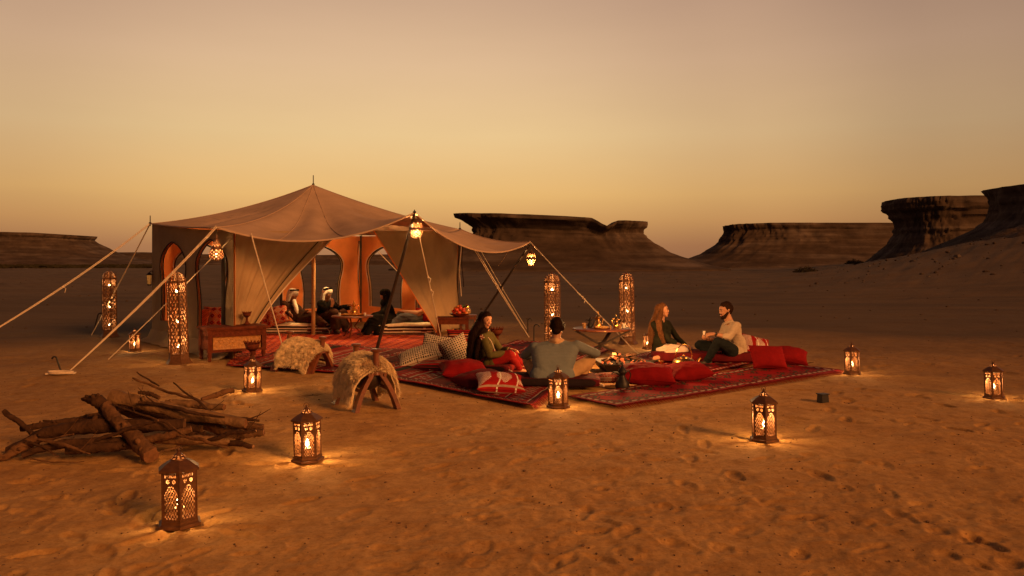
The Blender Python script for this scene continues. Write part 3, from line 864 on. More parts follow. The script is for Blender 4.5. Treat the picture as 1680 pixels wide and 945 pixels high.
# front curtains, drawn to the two sides
def curtain(Ts, Bs, nfold, amp, seed, rows=34, colsn=110, hemw=.09, bow=0.0, pull=0.0):
    n_in = inw(TF, TR)
    X = np.zeros((rows, colsn)); Y = X.copy(); Z = X.copy()
    for j in range(colsn):
        u = j / (colsn - 1)
        for i in range(rows):
            v = i / (rows - 1)
            p = Ts(u).lerp(Bs(u), v)
            fold = math.sin(u * nfold * 6.283 + .7 * math.sin(v * 2 + seed)) * (.25 + .75 * v ** .8)
            fold += .35 * math.sin(u * nfold * 14 + 3 * v)
            p = p - n_in * (amp * fold * (1 - .5 * abs(2 * u - 1) ** 4) + bow * math.sin(math.pi * v) * u + .02)
            p = p + Vector((0, 0, -.05 * math.sin(math.pi * v) * u)) - (TR - TF).normalized() * (pull * math.sin(math.pi * v) * u)
            X[i, j], Y[i, j], Z[i, j] = p
    return X, Y, Z
FRd = TRt - TFt
def frT(t): return TFt + FRd * t - Vector((0, 0, .02))
tL = s_of_px(TF, TR, 556) / (TR - TF).length
tR0 = s_of_px(TF, TR, 612) / (TR - TF).length
bl0, bl1 = W(374, 583, 12.95), W(394, 578, 13.1); bl0.z = bl1.z = .06
X, Y, Z = curtain(lambda u: frT(u * tL + .005), lambda u: bl0.lerp(bl1, u), 4.5, .028, 1, bow=.0, pull=.26)
solid(grid_mesh('front_curtain', X, Y, Z, M['canvas'], tent), .006)
def hem(X, Y, Z, j, w, d=.012):
    k = max(0, min(X.shape[1] - 1, j)); mb = MB()
    mb.tube([(X[i, k], Y[i, k] - d, Z[i, k]) for i in range(X.shape[0])], w, 5)
    return mb
hem(X, Y, Z, X.shape[1] - 1, .010).build('curtain_piping', M['trimpale'], tent, world=True)
hem(X, Y, Z, int(X.shape[1] * .87), .008, .03).build('curtain_piping', M['trimdark'], tent, world=True)
br0, br1 = W(716, 560, 16.4), W(752, 560, 17.55); br0.z = br1.z = .10
X, Y, Z = curtain(lambda u: frT(tR0 + (.985 - tR0) * u), lambda u: br0.lerp(br1, u), 2.5, .025, 2, bow=0.0)
solid(grid_mesh('front_curtain', X, Y, Z, M['canvas'], tent), .006)
hem(X, Y, Z, 0, .014).build('curtain_piping', M['liner'], tent, world=True)
# hanging ties at the right corner and the back corner
for P, dx in ((TR, .10), (TB, -.05)):
    mb = MB(); c = (TL + TR) / 2; q = P - Vector((0, .14, 0)) if P is TR else P + (c - P).normalized() * .2
    for k in range(3):
        mb.tube([q + Vector((dx * k * .5 + .02 * math.sin(z * 5 + k), .02 * k, 2.1 - z)) for z in np.linspace(0, 1.5 - .2 * k, 14)], .010, 5, k % 2)
    mb.build('hanging_tie', [M['trimdark'], M['trimpale']], tent, world=True)

# ------------------------------------------------------------------ guy ropes and their pegs
def rope(pts, r, label, sag=.02, double=0.0, knots=(), n=18):
    mb = MB(); P = [Vector(p) for p in pts]
    def at(t):
        q = P[0].lerp(P[1], t); return q - Vector((0, 0, sag * 4 * t * (1 - t)))
    d = (P[1] - P[0]).normalized(); sd = d.cross(Vector((0, 0, 1))).normalized()
    for k in (range(2) if double else range(1)):
        o_ = (k - .5) * double if double else 0
        mb.tube([at(i / n) + (sd * .5 + Vector((0, 0, .5))) * o_ * (1 - (i / n) ** 3) for i in range(n + 1)], r, 6)
    for t in knots:
        c = at(t); mb.ball(c, (r * 2.0, r * 2.0, r * 3), 8)
        mb.tube([c, c + Vector((.05, 0, -.03)), c + Vector((.03, 0, -.10))], r * .8, 5)
    base = P[1]
    o = mb.build('guy_rope', M['rope'], base=base); tag(o, label, 'rope', 'guy ropes of the tent'); return o
def gg(px, py):
    p = G(px, py); p.z = gz(p.x, p.y) + .01; return p
Lk = NODE['L']
rope([Lk, gg(-150, 622)], .0065, 'long guy rope from the tent\'s left corner leaving the picture at the left edge', .12, .03, (.46,))
rope([Lk, gg(150, 552)], .008, 'short guy rope from the tent\'s left corner down behind the leftmost tall lantern', .02, .06)
rope([A1 + Vector((0, 0, .01)), gg(112, 614)], .0085, 'thick guy rope from the awning\'s left corner to the hooked peg by the woodpile', .05, .045, (.32,))
a = W(378, 392, 12.6)
rope([a, gg(178, 592)], .008, 'thin guy rope running behind the dark hanging lantern to the sand by the small lantern', .02)
rope([W(412, 384, 12.3), gg(470, 592)], .009, 'thin rope hanging from the awning edge down to the sheepskin saddle', .01, .03)
rope([A2, gg(726, 566)], .009, 'rope dropping from the middle awning pole to the checked pillows', .01, 0, (.45, .55))
rope([W(777, 405, 15.2), gg(868, 555)], .008, 'front one of the two ropes tied from the awning to the curved pegs', .02, .05, (.38,))
rope([W(787, 408, 16.2), gg(864, 541)], .007, 'rear one of the two ropes tied from the awning to the curved pegs', .02, 0, (.42,))
rope([W(840, 403, 16.0), W(818, 436, 17.6)], .006, 'short slack cord under the right end of the awning', .01)
rope([A3, gg(1048, 583)], .009, 'guy rope from the awning\'s right corner passing behind the tea table', .02, .05, (.53,))
rope([NODE['B'], TB + Vector((-1.3, 2.2, 0))], .010, 'thin guy rope behind the tent seen through its left back window', .02)
rope([NODE['B'], TB + Vector((2.0, 1.6, 0))], .010, 'thin guy rope behind the tent seen through its right back window', .02)
def peg(px, py, hpx, label, lean_=.0, flip=1):
    p = gg(px, py); s_ = p.y / F; h = hpx * s_
    mb = MB(); pts = []
    for i in range(12):
        t = i / 11; z = -.08 + (h - .02 + .08) * t
        pts.append((lean_ * z, 0, z))
    tx, tz = pts[-1][0], pts[-1][2]
    for i in range(1, 9):
        a = math.pi * i / 8; r_ = h * .17
        pts.append((tx + flip * r_ * (1 - math.cos(a)), 0, tz + r_ * math.sin(a)))
    mb.tube(pts, .012, 7)
    o = mb.build('tent_peg', M['iron'], base=p)
    for v in o.data.vertices: v.co += Vector(p)
    tag(o, label, 'peg', 'iron tent pegs'); return o
peg(100, 612, 22, 'black hooked iron peg standing beside the rope plate near the woodpile', -.35, -1)
peg(153, 549, 30, 'thin iron peg with bent top left of the leftmost tall lantern', .25)
peg(866, 546, 20, 'shorter curved iron peg behind the man in the grey sweater', 0)
peg(876, 562, 26, 'taller curved iron peg just behind the grey man\'s left shoulder', 0)
# rope coil and flat anchor plate
p = gg(98, 617); mb = MB()
mb.tube([(math.cos(a) * .16 * (1 + .1 * math.sin(a * 3)), math.sin(a) * .10, .012 + a * .0012) for a in np.linspace(0, 18, 90)], .011, 6)
mb.box((.02, -.01, .012), (.36, .09, .02), Matrix.Rotation(.15, 3, 'Z'))
o = mb.build('rope_coil', M['rope']); o.location = p; tag(o, 'pale coil of rope and anchor board at the foot of the hooked peg', 'rope coil')

# ------------------------------------------------------------------ lanterns
def sheet(fn, nu, nv, hole):
    """perforated metal: the cells where hole(u, v) is true are left open"""
    vs = [fn(i / nu * 2 - 1, j / nv) for j in range(nv + 1) for i in range(nu + 1)]
    fs = [(j * (nu + 1) + i, j * (nu + 1) + i + 1, (j + 1) * (nu + 1) + i + 1, (j + 1) * (nu + 1) + i)
          for j in range(nv) for i in range(nu) if not hole((i + .5) / nu * 2 - 1, (j + .5) / nv)]
    return vs, fs
def point_lamp(parent, z, watt, r=.012, name='candle_light', x=0, y=0, col=LAMP):
    d = bpy.data.lights.new(name, 'POINT'); d.energy = watt; d.color = col; d.shadow_soft_size = r
    o = bpy.data.objects.new(name, d); COL.objects.link(o); o.parent = parent; o.location = (x, y, z); return o

def hole_small(u, v):
    a = abs(u)
    if .05 < v < .74 and a < .76:
        top = .74 - .14 * (a / .76) ** 2 - (.05 * (a / .76) if a > .3 else 0)
        if v > top: return False
        if v > top - .025 : return True
        if v > top - .05: return False
        q = math.sin(u * 9.5) ** 2 * math.sin(v * 26) ** 2 + .55 * (math.cos(u * 9.5) ** 2) * (math.cos(v * 26) ** 2)
        return q > .36
    for cx in (-.34, .34):
        r_ = math.hypot((u - cx), (v - .835) * 5.0)
        if .10 < r_ < .20: return True
        if r_ < .045: return True
    if .92 < v < .97 and a < .7: return (int((u + 1) * 12) % 2) == 0
    return False
def small_lantern():
    e = empty('lantern', (0, 0, 0))
    r = .105; z0, z1 = .045, .318
    for k in range(6):
        a0 = math.pi / 3 * k - math.pi / 2 - math.pi / 6; a1 = a0 + math.pi / 3
        p0 = Vector((math.cos(a0) * r, math.sin(a0) * r, 0)); p1 = Vector((math.cos(a1) * r, math.sin(a1) * r, 0))
        mb = MB(); mb.add(*sheet(lambda u, v: p0.lerp(p1, (u + 1) / 2) + Vector((0, 0, z0 + (z1 - z0) * v)), 38, 96, hole_small))
        mb.build('pierced_panel', M['bronze'], e, smooth=False)
        mb = MB(); mb.bar(p0 + Vector((0, 0, z0 - .01)), p0 + Vector((0, 0, z1 + .005)), .006, .006, 0); mb.build('corner_post', M['bronze'], e)
    ph = -math.pi / 2 - math.pi / 6
    mb = MB(); mb.lathe([(.118, 0), (.128, .006), (.128, .022), (.112, .030), (.112, .046), (.104, .047)], (0, 0, 0), 6, 0, phase=ph)
    mb.build('base', M['bronze'], e, smooth=False)
    mb = MB(); mb.lathe([(.108, z1), (.122, z1 + .004), (.124, z1 + .016), (.105, z1 + .030), (.072, z1 + .052), (.045, z1 + .064)], (0, 0, 0), 6, 0, phase=ph, cap=False)
    mb.build('roof', M['bronze'], e, smooth=False)
    zz = z1 + .062
    mb = MB()
    mb.add(*sheet(lambda u, v: Vector((math.cos(u * math.pi) * (.045 * (1 - .75 * v ** 1.6)), math.sin(u * math.pi) * (.045 * (1 - .75 * v ** 1.6)), zz + v * .040)), 40, 10,
                  lambda u, v: .2 < v < .75 and int((u + 1) * 10) % 2 == 0))
    mb.lathe([(.012, zz + .038), (.012, zz + .044), (.006, zz + .047), (.010, zz + .054), (.003, zz + .066)], (0, 0, 0), 10)
    dm_ = mb.build('dome', M['bronze'], e)
    mb = MB(); mb.tube([(math.cos(t) * .020, 0, zz + .060 + math.sin(t) * .020) for t in np.linspace(0, 6.283, 17)], .0022, 6, cap=False)
    mb.build('ring_handle', M['bronze'], dm_)
    mb = MB(); mb.lathe([(.028, .047), (.028, .105), (.022, .107)], (0, 0, 0), 12); cd = mb.build('candle', M['wax'], e)
    mb = MB(); mb.lathe([(.004, .112), (.014, .126), (.016, .142), (.009, .160), (.002, .176)], (0, 0, 0), 10); mb.build('flame', M['flame'], cd)
    return e
def hole_tall(u, v):
    a = abs(u)
    if a > .80 or v < .01 or v > .985: return False
    band = (v < .11) or (v > .86)
    if .11 <= v < .122 or .845 < v <= .86: return False
    k = 2.1 if band else 1.55
    p = (u * k + v * 1.06 / .16 * k) ; q = (u * k - v * 1.06 / .16 * k)
    fp = abs(p - round(p)); fq = abs(q - round(q))
    if band: return fp > .16 and fq > .16 and not (fp > .42 and fq > .42)
    return fp > .20 and fq > .20
def tall_lantern():
    e = empty('tall_lantern', (0, 0, 0)); r = .140; z0, z1 = .14, 1.20
    for k in range(6):
        a0 = math.pi / 3 * k - math.pi / 2 - math.pi / 6; a1 = a0 + math.pi / 3
        p0 = Vector((math.cos(a0) * r, math.sin(a0) * r, 0)); p1 = Vector((math.cos(a1) * r, math.sin(a1) * r, 0))
        mb = MB(); mb.add(*sheet(lambda u, v: p0.lerp(p1, (u + 1) / 2) + Vector((0, 0, z0 + (z1 - z0) * v)), 28, 170, hole_tall))
        mb.build('pierced_panel', M['bronze'], e, smooth=False)
        mb = MB(); mb.bar(p0 + Vector((0, 0, z0 - .01)), p0 + Vector((0, 0, z1)), .011, .011, 0); mb.build('corner_post', M['bronze'], e)
        def dome(u, v):
            b_ = p0.lerp(p1, (u + 1) / 2); q = math.cos(v * math.pi / 2 * .93)
            return Vector((b_.x * q, b_.y * q, z1 + math.sin(v * math.pi / 2) * .145))
        mb = MB(); mb.add(*sheet(dome, 20, 24, lambda u, v: .08 < v < .9 and abs(u) < .8 and (int((u + 1) * 3.2 + (int(v * 9) % 2) * .5) + 0) % 2 == 0 and (v * 9) % 1 > .25))
        mb.build('dome_panel', M['bronze'], e, smooth=False)
        # flared foot
        c = (p0 + p1) / 2
        q0, q1 = p0 * 1.0, p1 * 1.0
        fo = [p0 * 1.0 + Vector((0, 0, z0)), p1 + Vector((0, 0, z0)), p1 * 1.42, p0 * 1.42, (p0 * 1.10 + Vector((0, 0, .06))), (p1 * 1.10 + Vector((0, 0, .06)))]
        mb = MB(); mb.add(fo, [(0, 4, 5, 1), (4, 3, 2, 5)]); o = mb.build('foot', M['bronze'], e, smooth=False); solid(o, .006)
    mb = MB(); mb.lathe([(.144, z0 - .012), (.148, z0 - .004), (.148, z0 + .006), (.134, z0 + .010)], (0, 0, 0), 6, phase=-math.pi / 2 - math.pi / 6)
    mb.build('rim', M['bronze'], e, smooth=False); mb = MB()
    mb.lathe([(.142, z1 - .006), (.147, z1), (.142, z1 + .006)], (0, 0, 0), 6, phase=-math.pi / 2 - math.pi / 6, cap=False)
    mb.build('rim', M['bronze'], e, smooth=False)
    mb = MB(); mb.lathe([(.02, z1 + .138), (.016, z1 + .15), (.006, z1 + .155), (.010, z1 + .163), (.002, z1 + .175)], (0, 0, 0), 10); mb.build('finial', M['bronze'], e)
    for z in (.25, .62, 1.06):
        mb = MB(); mb.ball((0, 0, z), .022, 10); mb.build('bulb', M['flame'], e)
    return e
GL = 'pierced metal lanterns standing on the sand'
def put_lantern(src, px, py, label, rz, scale, used=[0], watt=6.0, group=GL, cat='lantern', lamps=((.205, 1.0),)):
    e = src if not src.get('placed') else copy_tree(src)
    src['placed'] = 1
    if 'placed' in e and e is not src: del e['placed']
    p = gg(px, py); e.location = (p.x, p.y, p.z - .008); e.rotation_euler = (rnd.uniform(-.022, .022), rnd.uniform(-.03, .03), rz); e.scale = (scale,) * 3
    tag(e, label, cat, group)
    for z, k in lamps: point_lamp(e, z, watt * k, .030 if len(lamps) == 1 else .02)
    return e
sl = small_lantern(); LW = 7.5
put_lantern(sl, 295, 858, 'nearest lantern, standing in front of the woodpile with light spilling round its foot', R(-6), 1.03, watt=LW)
put_lantern(sl, 505, 753, 'copper lantern on the sand between the woodpile and the saddle', R(22), 1.0, watt=LW)
put_lantern(sl, 916, 669, 'lantern at the rug\'s edge just behind the man in the grey sweater', R(-2), .98, watt=LW)
put_lantern(sl, 1254, 723, 'lantern on open sand in front of the right rug, beside the little dark box', R(20), 1.02, watt=LW)
put_lantern(sl, 1398, 614, 'lantern at the far tip of the right rug', R(0), .98, watt=LW)
put_lantern(sl, 1631, 652, 'lantern standing alone near the right edge', R(-8), .95, watt=LW)
put_lantern(sl, 414, 643, 'lantern below the carved chest in front of the wooden goblet', R(12), .94, watt=LW)
put_lantern(sl, 221, 576, 'small lantern beside the tent\'s left wall between two tall lanterns', R(5), .90, watt=LW)
put_lantern(sl, 1062, 573, 'small lantern half hidden behind the fair haired woman', R(0), .74, watt=LW * .6)
tl = tall_lantern()
GT = 'tall pierced standing lanterns'
TLAMP = ((.31, 1.0), (.68, .9), (1.12, 1.0))
put_lantern(tl, 180, 554, 'leftmost tall lantern, far left beyond the tent', R(8), 1.0, watt=5.5, group=GT, cat='tall lantern', lamps=TLAMP)
put_lantern(tl, 294, 596, 'tall lantern in front of the tent\'s left wall', R(3), 1.04, watt=5.5, group=GT, cat='tall lantern', lamps=TLAMP)
put_lantern(tl, 907, 573, 'tall lantern rising behind the man in the grey sweater', R(-4), 1.0, watt=5.5, group=GT, cat='tall lantern', lamps=TLAMP)
put_lantern(tl, 1030, 564, 'tall lantern behind the tea table and left of the fair haired woman', R(0), 1.0, watt=5.5, group=GT, cat='tall lantern', lamps=TLAMP)

def hanging_lantern(body, n, drop):
    """body: profile from the bottom up, local origin at the hook"""
    e = empty('hanging_lantern', (0, 0, 0)); ht = body[-1][1]
    def fn(u, v):
        z = body[0][1] + (ht - body[0][1]) * v
        r_ = np.interp(z, [b[1] for b in body], [b[0] for b in body]); a = u * math.pi
        return Vector((math.cos(a) * r_, math.sin(a) * r_, z - drop - ht))
    mb = MB()
    mb.add(*sheet(fn, 72, 48, lambda u, v: (.03 < v < .42 or .55 < v < .8) and math.sin(u * math.pi * 9) * math.sin(v * 52) > .42))
    mb.build('pierced_body', M['bronze'], e)
    mb = MB()
    for q in (0.0, .45, .86):
        z = body[0][1] + (ht - body[0][1]) * q; r_ = float(np.interp(z, [b[1] for b in body], [b[0] for b in body]))
        mb.lathe([(r_ + .002, z - .006 - drop - ht), (r_ + .009, z - drop - ht), (r_ + .002, z + .006 - drop - ht)], (0, 0, 0), 24, cap=False)
    mb.build('band', M['bronze'], e)
    mb = MB(); nl = max(2, int(drop / .035))
    for k in range(nl):
        z = -drop + (k + .5) * drop / nl; a = k % 2
        mb.tube([(math.cos(t) * .010 * (1 - a), math.cos(t) * .010 * a, z + math.sin(t) * .022) for t in np.linspace(0, 6.283, 9)], .003, 5, cap=False)
    mb.build('chain', M['iron'], e)
    mb = MB(); mb.ball((0, 0, body[0][1] + (ht - body[0][1]) * .22 - drop - ht), .022, 10); mb.build('flame', M['flame'], e)
    return e, body[0][1] + (ht - body[0][1]) * .22 - drop - ht + .045
GH = 'lanterns hanging from the tent'
for (pos, body, drop, sc, w, lb) in (
    (A1 - Vector((0, 0, .03)), [(.02, 0), (.085, .03), (.105, .09), (.085, .16), (.055, .24), (.03, .31), (.012, .38)], .08, 1.05, 16, 'dark bell shaped lantern hanging from the awning\'s left corner'),
    (A2 - Vector((-.03, -.02, .05)), [(.03, 0), (.085, .03), (.092, .10), (.092, .24), (.075, .29), (.02, .32)], .05, 1.0, 95, 'cylindrical lantern hanging from the middle awning pole'),
    (A3 - Vector((-.02, 0, .03)), [(.01, 0), (.05, .03), (.088, .10), (.092, .19), (.075, .26), (.03, .32), (.01, .34)], .14, .95, 75, 'oval lantern hanging from the awning\'s right corner'),
    (W(590, 353, 16.9), [(.02, 0), (.10, .04), (.13, .12), (.12, .20), (.06, .28), (.012, .33)], .04, .9, 1500, 'lantern glowing high inside the tent, almost hidden by the canopy edge')):
    e, zf = hanging_lantern(body, 6, drop); e.location = pos; e.scale = (sc,) * 3
    tag(e, lb, 'hanging lantern', GH); point_lamp(e, zf, w, .02)
# little glass lamp on a bracket at the left corner
p = W(245, 447, 15.9); e = empty('wall_lamp', p, 0, 'small black glass lamp on a bracket at the tent\'s left corner', 'wall lamp')
mb = MB(); mb.tube([(.10, 0, .02), (.03, 0, .03), (0, 0, .0)], .008, 6); mb.build('bracket', M['iron'], e)
mb = MB(); mb.lathe([(.03, -.03), (.065, -.05), (.02, -.0)], (0, 0, 0), 8); mb.lathe([(.03, -.26), (.045, -.25), (.045, -.235)], (0, 0, 0), 8); mb.build('cap', M['iron'], e)
mb = MB(); mb.lathe([(.038, -.235), (.058, -.05)], (0, 0, 0), 8); mb.build('glass_shade', M['glass'], e)

# ------------------------------------------------------------------ woven patterns (flat print only)
C = dict(red=(.25, .006, .009), deep=(.10, .006, .009), black=(.018, .010, .010), cream=(.38, .25, .18), orange=(.50, .09, .018),
         blue=(.035, .04, .07), green=(.05, .055, .03), bright=(.33, .011, .011), white=(.78, .68, .56), pink=(.42, .13, .10))
def P_blank(a, c):
    o_ = np.empty(a.shape + (3,)); o_[:] = C[c]; return o_
def put(col, mask, c): col[mask] = C[c]
def tri(x): return np.abs((x % 1) * 2 - 1)
def kilim(a, b, A, B, seed=0, fine=1.0):
    """a, b metres along the long and short sides of a rug A x B"""
    col = P_blank(a, 'red')
    f = 1.0 / (.42 * fine); q = a * f + seed * .37; k = np.floor(q).astype(int) % 5; t = q % 1
    put(col, k == 1, 'deep'); put(col, (k == 3) & (t > .3) & (t < .7), 'black')
    zig = tri(b / (.16 * fine)) * .5 + .25
    put(col, (k == 0) & (np.abs(t - zig) < .09), 'cream')
    put(col, (k == 0) & (np.abs(t - zig - .18) < .05), 'black')
    dm = np.abs(t - .5) + np.abs(tri(b / (.30 * fine)) - .5) * 1.1
    put(col, (k == 2) & (dm < .5), 'black'); put(col, (k == 2) & (dm < .36), 'orange'); put(col, (k == 2) & (dm < .22), 'deep'); put(col, (k == 2) & (dm < .1), 'cream')
    put(col, (k == 4) & ((b / (.09 * fine)) % 1 < .4) & (t > .35) & (t < .62), 'cream')
    put(col, (t < .06), 'black'); put(col, (t > .93) & (k % 2 == 0), 'cream')
    # borders along both long sides
    e = np.minimum(b, B - b)
    put(col, e < .20, 'deep'); put(col, (e < .17) & (e > .06) & (tri(a / .12) * .10 + .06 > e) & (tri(a / .12) * .10 + .035 < e), 'cream')
    put(col, e < .045, 'bright')
    return col
def bedouin(a, b, A, B, seed=0):
    """dark red with small spotted motifs and thin stripes"""
    col = P_blank(a, 'deep')
    r_ = hsh(np.floor(a / .16), np.floor(b / .16), seed)
    x = (a / .16) % 1 - .5; y = (b / .16) % 1 - .5
    put(col, (r_ > .55) & (np.abs(x) + np.abs(y) < .42), 'red')
    put(col, (r_ > .8) & (np.abs(x) + np.abs(y) < .18), 'cream')
    put(col, (r_ < .2) & (np.maximum(np.abs(x), np.abs(y)) < .36), 'black')
    s_ = (a / .62) % 1
    put(col, (s_ < .12), 'red'); put(col, (s_ > .03) & (s_ < .055) & ((b / .07) % 1 < .6), 'cream')
    put(col, (s_ > .075) & (s_ < .10), 'black')
    e = np.minimum(np.minimum(b, B - b), np.minimum(a, A - a))
    put(col, e < .16, 'red'); put(col, (e < .13) & (e > .04) & ((a + b) / .10 % 1 < .45), 'cream'); put(col, e < .03, 'black')
    return col
def camelrug(a, b, A, B, seed=0):
    """bright red ground with big dark diamonds and a pale dashed border"""
    col = P_blank(a, 'red'); put(col, fbm(a * 3, b * 3, 7, 3) > .12, 'bright')
    dm = np.abs(tri(a / .95) - .5) * 1.3 + np.abs(tri(b / .62) - .5)
    put(col, dm < .42, 'green'); put(col, dm < .30, 'deep'); put(col, dm < .18, 'bright'); put(col, dm < .07, 'black')
    put(col, (np.abs(dm - .52) < .03), 'black')
    e = np.minimum(np.minimum(b, B - b), np.minimum(a, A - a))
    put(col, e < .17, 'deep'); n_ = fbm(a * 9, b * 9, 3, 2)
    put(col, (e < .125) & (e > .085) & ((a * 1.0 + b) / .13 % 1 < .62 + n_ * .4), 'cream')
    put(col, e < .06, 'bright'); put(col, (e < .025), 'deep')
    return col
def orange_tile(a, b, A, B, seed=0):
    col = P_blank(a, 'bright'); x = tri(a / .21); y = tri(b / .21)
    put(col, x + y < .85, 'orange'); put(col, (x + y > 1.25), 'deep'); put(col, (np.abs(x - y) < .12), 'pink')
    put(col, (np.minimum(b, B - b) < .1), 'deep')
    return col

def rug(key, label, fn, z, seed=0, cell=.026, fringe=True, amp=.014):
    P = RUGS[key]
    A = ((P[1] - P[0]).length + (P[2] - P[3]).length) / 2; B = ((P[3] - P[0]).length + (P[2] - P[1]).length) / 2
    na, nb = int(A / cell), int(B / cell)
    U, V = np.meshgrid(np.linspace(0, 1, na + 1), np.linspace(0, 1, nb + 1))
    def bil(k): return (P[0][k] * (1 - U) + P[1][k] * U) * (1 - V) + (P[3][k] * (1 - U) + P[2][k] * U) * V
    X, Y = bil(0), bil(1)
    wob = .022
    X = X + wob * fbm(U * A * 1.3, V * B * 1.3, seed + 1, 2); Y = Y + wob * 2 * fbm(U * A * 1.3, V * B * 1.3, seed + 5, 2)
    edge = np.minimum(np.minimum(U, 1 - U) * A, np.minimum(V, 1 - V) * B)
    Z = z + amp * (fbm(X * 2.1, Y * 2.1, seed, 3) + .5) + .010 * np.maximum(0, fbm(X * 1.1 + 4, Y * 6 + X * 3, seed + 8, 2)) 
    Z += .012 * smooth01((.12 - edge) / .12) * np.maximum(0, fbm(X * 4, Y * 4, seed + 2, 2)) * 2
    cu = (np.arange(na) + .5) / na; cv = (np.arange(nb) + .5) / nb; CU, CV = np.meshgrid(cu, cv)
    cols = fn(CU * A, CV * B, A, B, seed)
    c = sum(P, Vector()) / 4
    o = solid(grid_mesh('rug', X, Y, Z, M['print'], base=(c.x, c.y, 0), cols=cols), .007)
    tag(o, label, 'rug', 'red woven rugs of the camp')
    if fringe:
        mb = MB(); r_ = random.Random(seed)
        for u in (0, na):
            for i in range(0, nb + 1, 1):
                q = Vector((X[i, u], Y[i, u], Z[i, u] - .003)); d = (P[1] - P[0]).normalized() * (-1 if u == 0 else 1)
                e_ = q + d * r_.uniform(.05, .09) + Vector((r_.uniform(-.015, .015), r_.uniform(-.015, .015), -q.z + .006))
                s_ = (P[3] - P[0]).normalized() * .006
                mb.add([q - s_, q + s_, e_ + s_ * .5, e_ - s_ * .5], [(0, 1, 2, 3)])
        f_ = mb.build('fringe', M['red'], o, smooth=False)
        for v in f_.data.vertices: v.co -= Vector((c.x, c.y, 0))
        f_['kind'] = 'stuff'
    return o
rug('tent', 'bright orange red patterned rug covering the floor of the tent', orange_tile, .012, 3, fringe=False)
rug('front', 'dark red banded rug lying before the tent behind the sheepskin saddles', kilim, .026, 5)
rug('back', 'dark red rug lying behind the fire under the legs of the tea table', bedouin, .012, 6)
rug('mid', 'red striped kilim running from the tent to the dark haired woman', kilim, .026, 2)
rug('couple', 'dark patterned rug beneath the couple and the kettle', bedouin, .014, 9)
rug('left', 'long red kilim with zigzag border along the sand behind the saddle', kilim, .040, 1)
rug('right', 'bright red rug with dark diamonds reaching out to the far right lantern', camelrug, .028, 4)

# ------------------------------------------------------------------ cushions
def cushion(label, px, py, d, w, h, t, rot=(0, 0, 0), fn=None, m='red', n=34, z=None, name='cushion', group='cushions scattered on the rugs', pinch=.10, seed=0):
    """w x h pillow, t thick; rot: euler; centre at pixel/depth (z overrides)"""
    c = W(px, py, d)
    if z is not None: c.z = z
    u = np.linspace(-1, 1, n + 1)
    U, V = np.meshgrid(u, u)
    f_ = ((1 - U ** 2).clip(0) * (1 - V ** 2).clip(0)) ** .38
    wr = .13 * fbm(U * 3 + seed, V * 3 - seed, seed + 3, 3) * f_
    Xl = U * w / 2 * (1 - pinch * (1 - V ** 2) * np.abs(U) ** 3); Yl = V * h / 2 * (1 - pinch * (1 - U ** 2) * np.abs(V) ** 3)
    from mathutils import Euler
    Rm = Euler(rot).to_matrix()
    vs = []; 
    def sheet_(sg):
        Zl = sg * t / 2 * (f_ + wr)
        return np.stack([Xl, Yl, Zl], -1)
    top, bot = sheet_(1), sheet_(-1)
    allv = np.concatenate([top.reshape(-1, 3), bot.reshape(-1, 3)]) @ np.array(Rm).T
    # settle on the ground: flatten whatever would sink
    zz = allv[:, 2] + c.z
    allv[:, 2] = np.where(zz < .03, .03 + (zz - .03) * .08, zz) - c.z
    i = np.arange(n)[:, None] * (n + 1); j = np.arange(n)[None, :]
    a = (i + j).ravel(); q = np.stack([a, a + 1, a + n + 2, a + n + 1], -1)
    q2 = q[:, ::-1] + (n + 1) ** 2
    me = bpy.data.meshes.new(name); me.from_pydata(allv.tolist(), [], np.concatenate([q, q2]).tolist())
    me.materials.append(M['print'] if fn else M[m])
    if fn:
        cc = (np.arange(n) + .5) / n; CU, CV = np.meshgrid(cc, cc); cl = fn(CU * w, CV * h, w, h, seed).reshape(-1, 3)
        paint(me, np.concatenate([cl, cl]))
    bm = bmesh.new(); bm.from_mesh(me); bmesh.ops.remove_doubles(bm, verts=bm.verts, dist=.0008)
    bmesh.ops.recalc_face_normals(bm, faces=bm.faces); bm.to_mesh(me); bm.free()
    smooth_by(me, 70)
    o = bpy.data.objects.new(name, me); COL.objects.link(o); o.location = c
    tag(o, label, name.replace('_', ' '), group)
    # corded seam
    mb = MB(); e_ = []
    for k in range(4 * 14):
        s_, k2 = divmod(k, 14); p_ = k2 / 14 * 2 - 1
        uu, vv = ((p_, -1), (1, p_), (-p_, 1), (-1, -p_))[s_]
        x = uu * w / 2 * (1 - pinch * (1 - vv ** 2) * abs(uu) ** 3); y = vv * h / 2 * (1 - pinch * (1 - uu ** 2) * abs(vv) ** 3)
        r_ = Rm @ Vector((x, y, 0)); r_.z = max(r_.z, .034 - c.z); e_.append(r_)
    e_.append(e_[0]); mb.tube(e_, .0045, 5, cap=False); mb.build('piping', M['red'] if m == 'red' else M['maroon'], o)
    return o
def pat_diag(a, b, A, B, seed=0):
    col = P_blank(a, 'bright'); x = a / A; y = b / B
    dm = np.abs(tri(x * 1.5 + .1 * seed) - .5) + np.abs(tri(y * 1.5) - .5)
    put(col, np.abs(dm - .5) < .05, 'cream'); put(col, dm < .26, 'deep'); put(col, np.abs(dm - .30) < .03, 'cream'); put(col, dm < .08, 'cream')
    lat = (dm > .58) & ((x * 13 % 1 < .35) | (y * 13 % 1 < .35)); put(col, lat, 'cream')
    return col
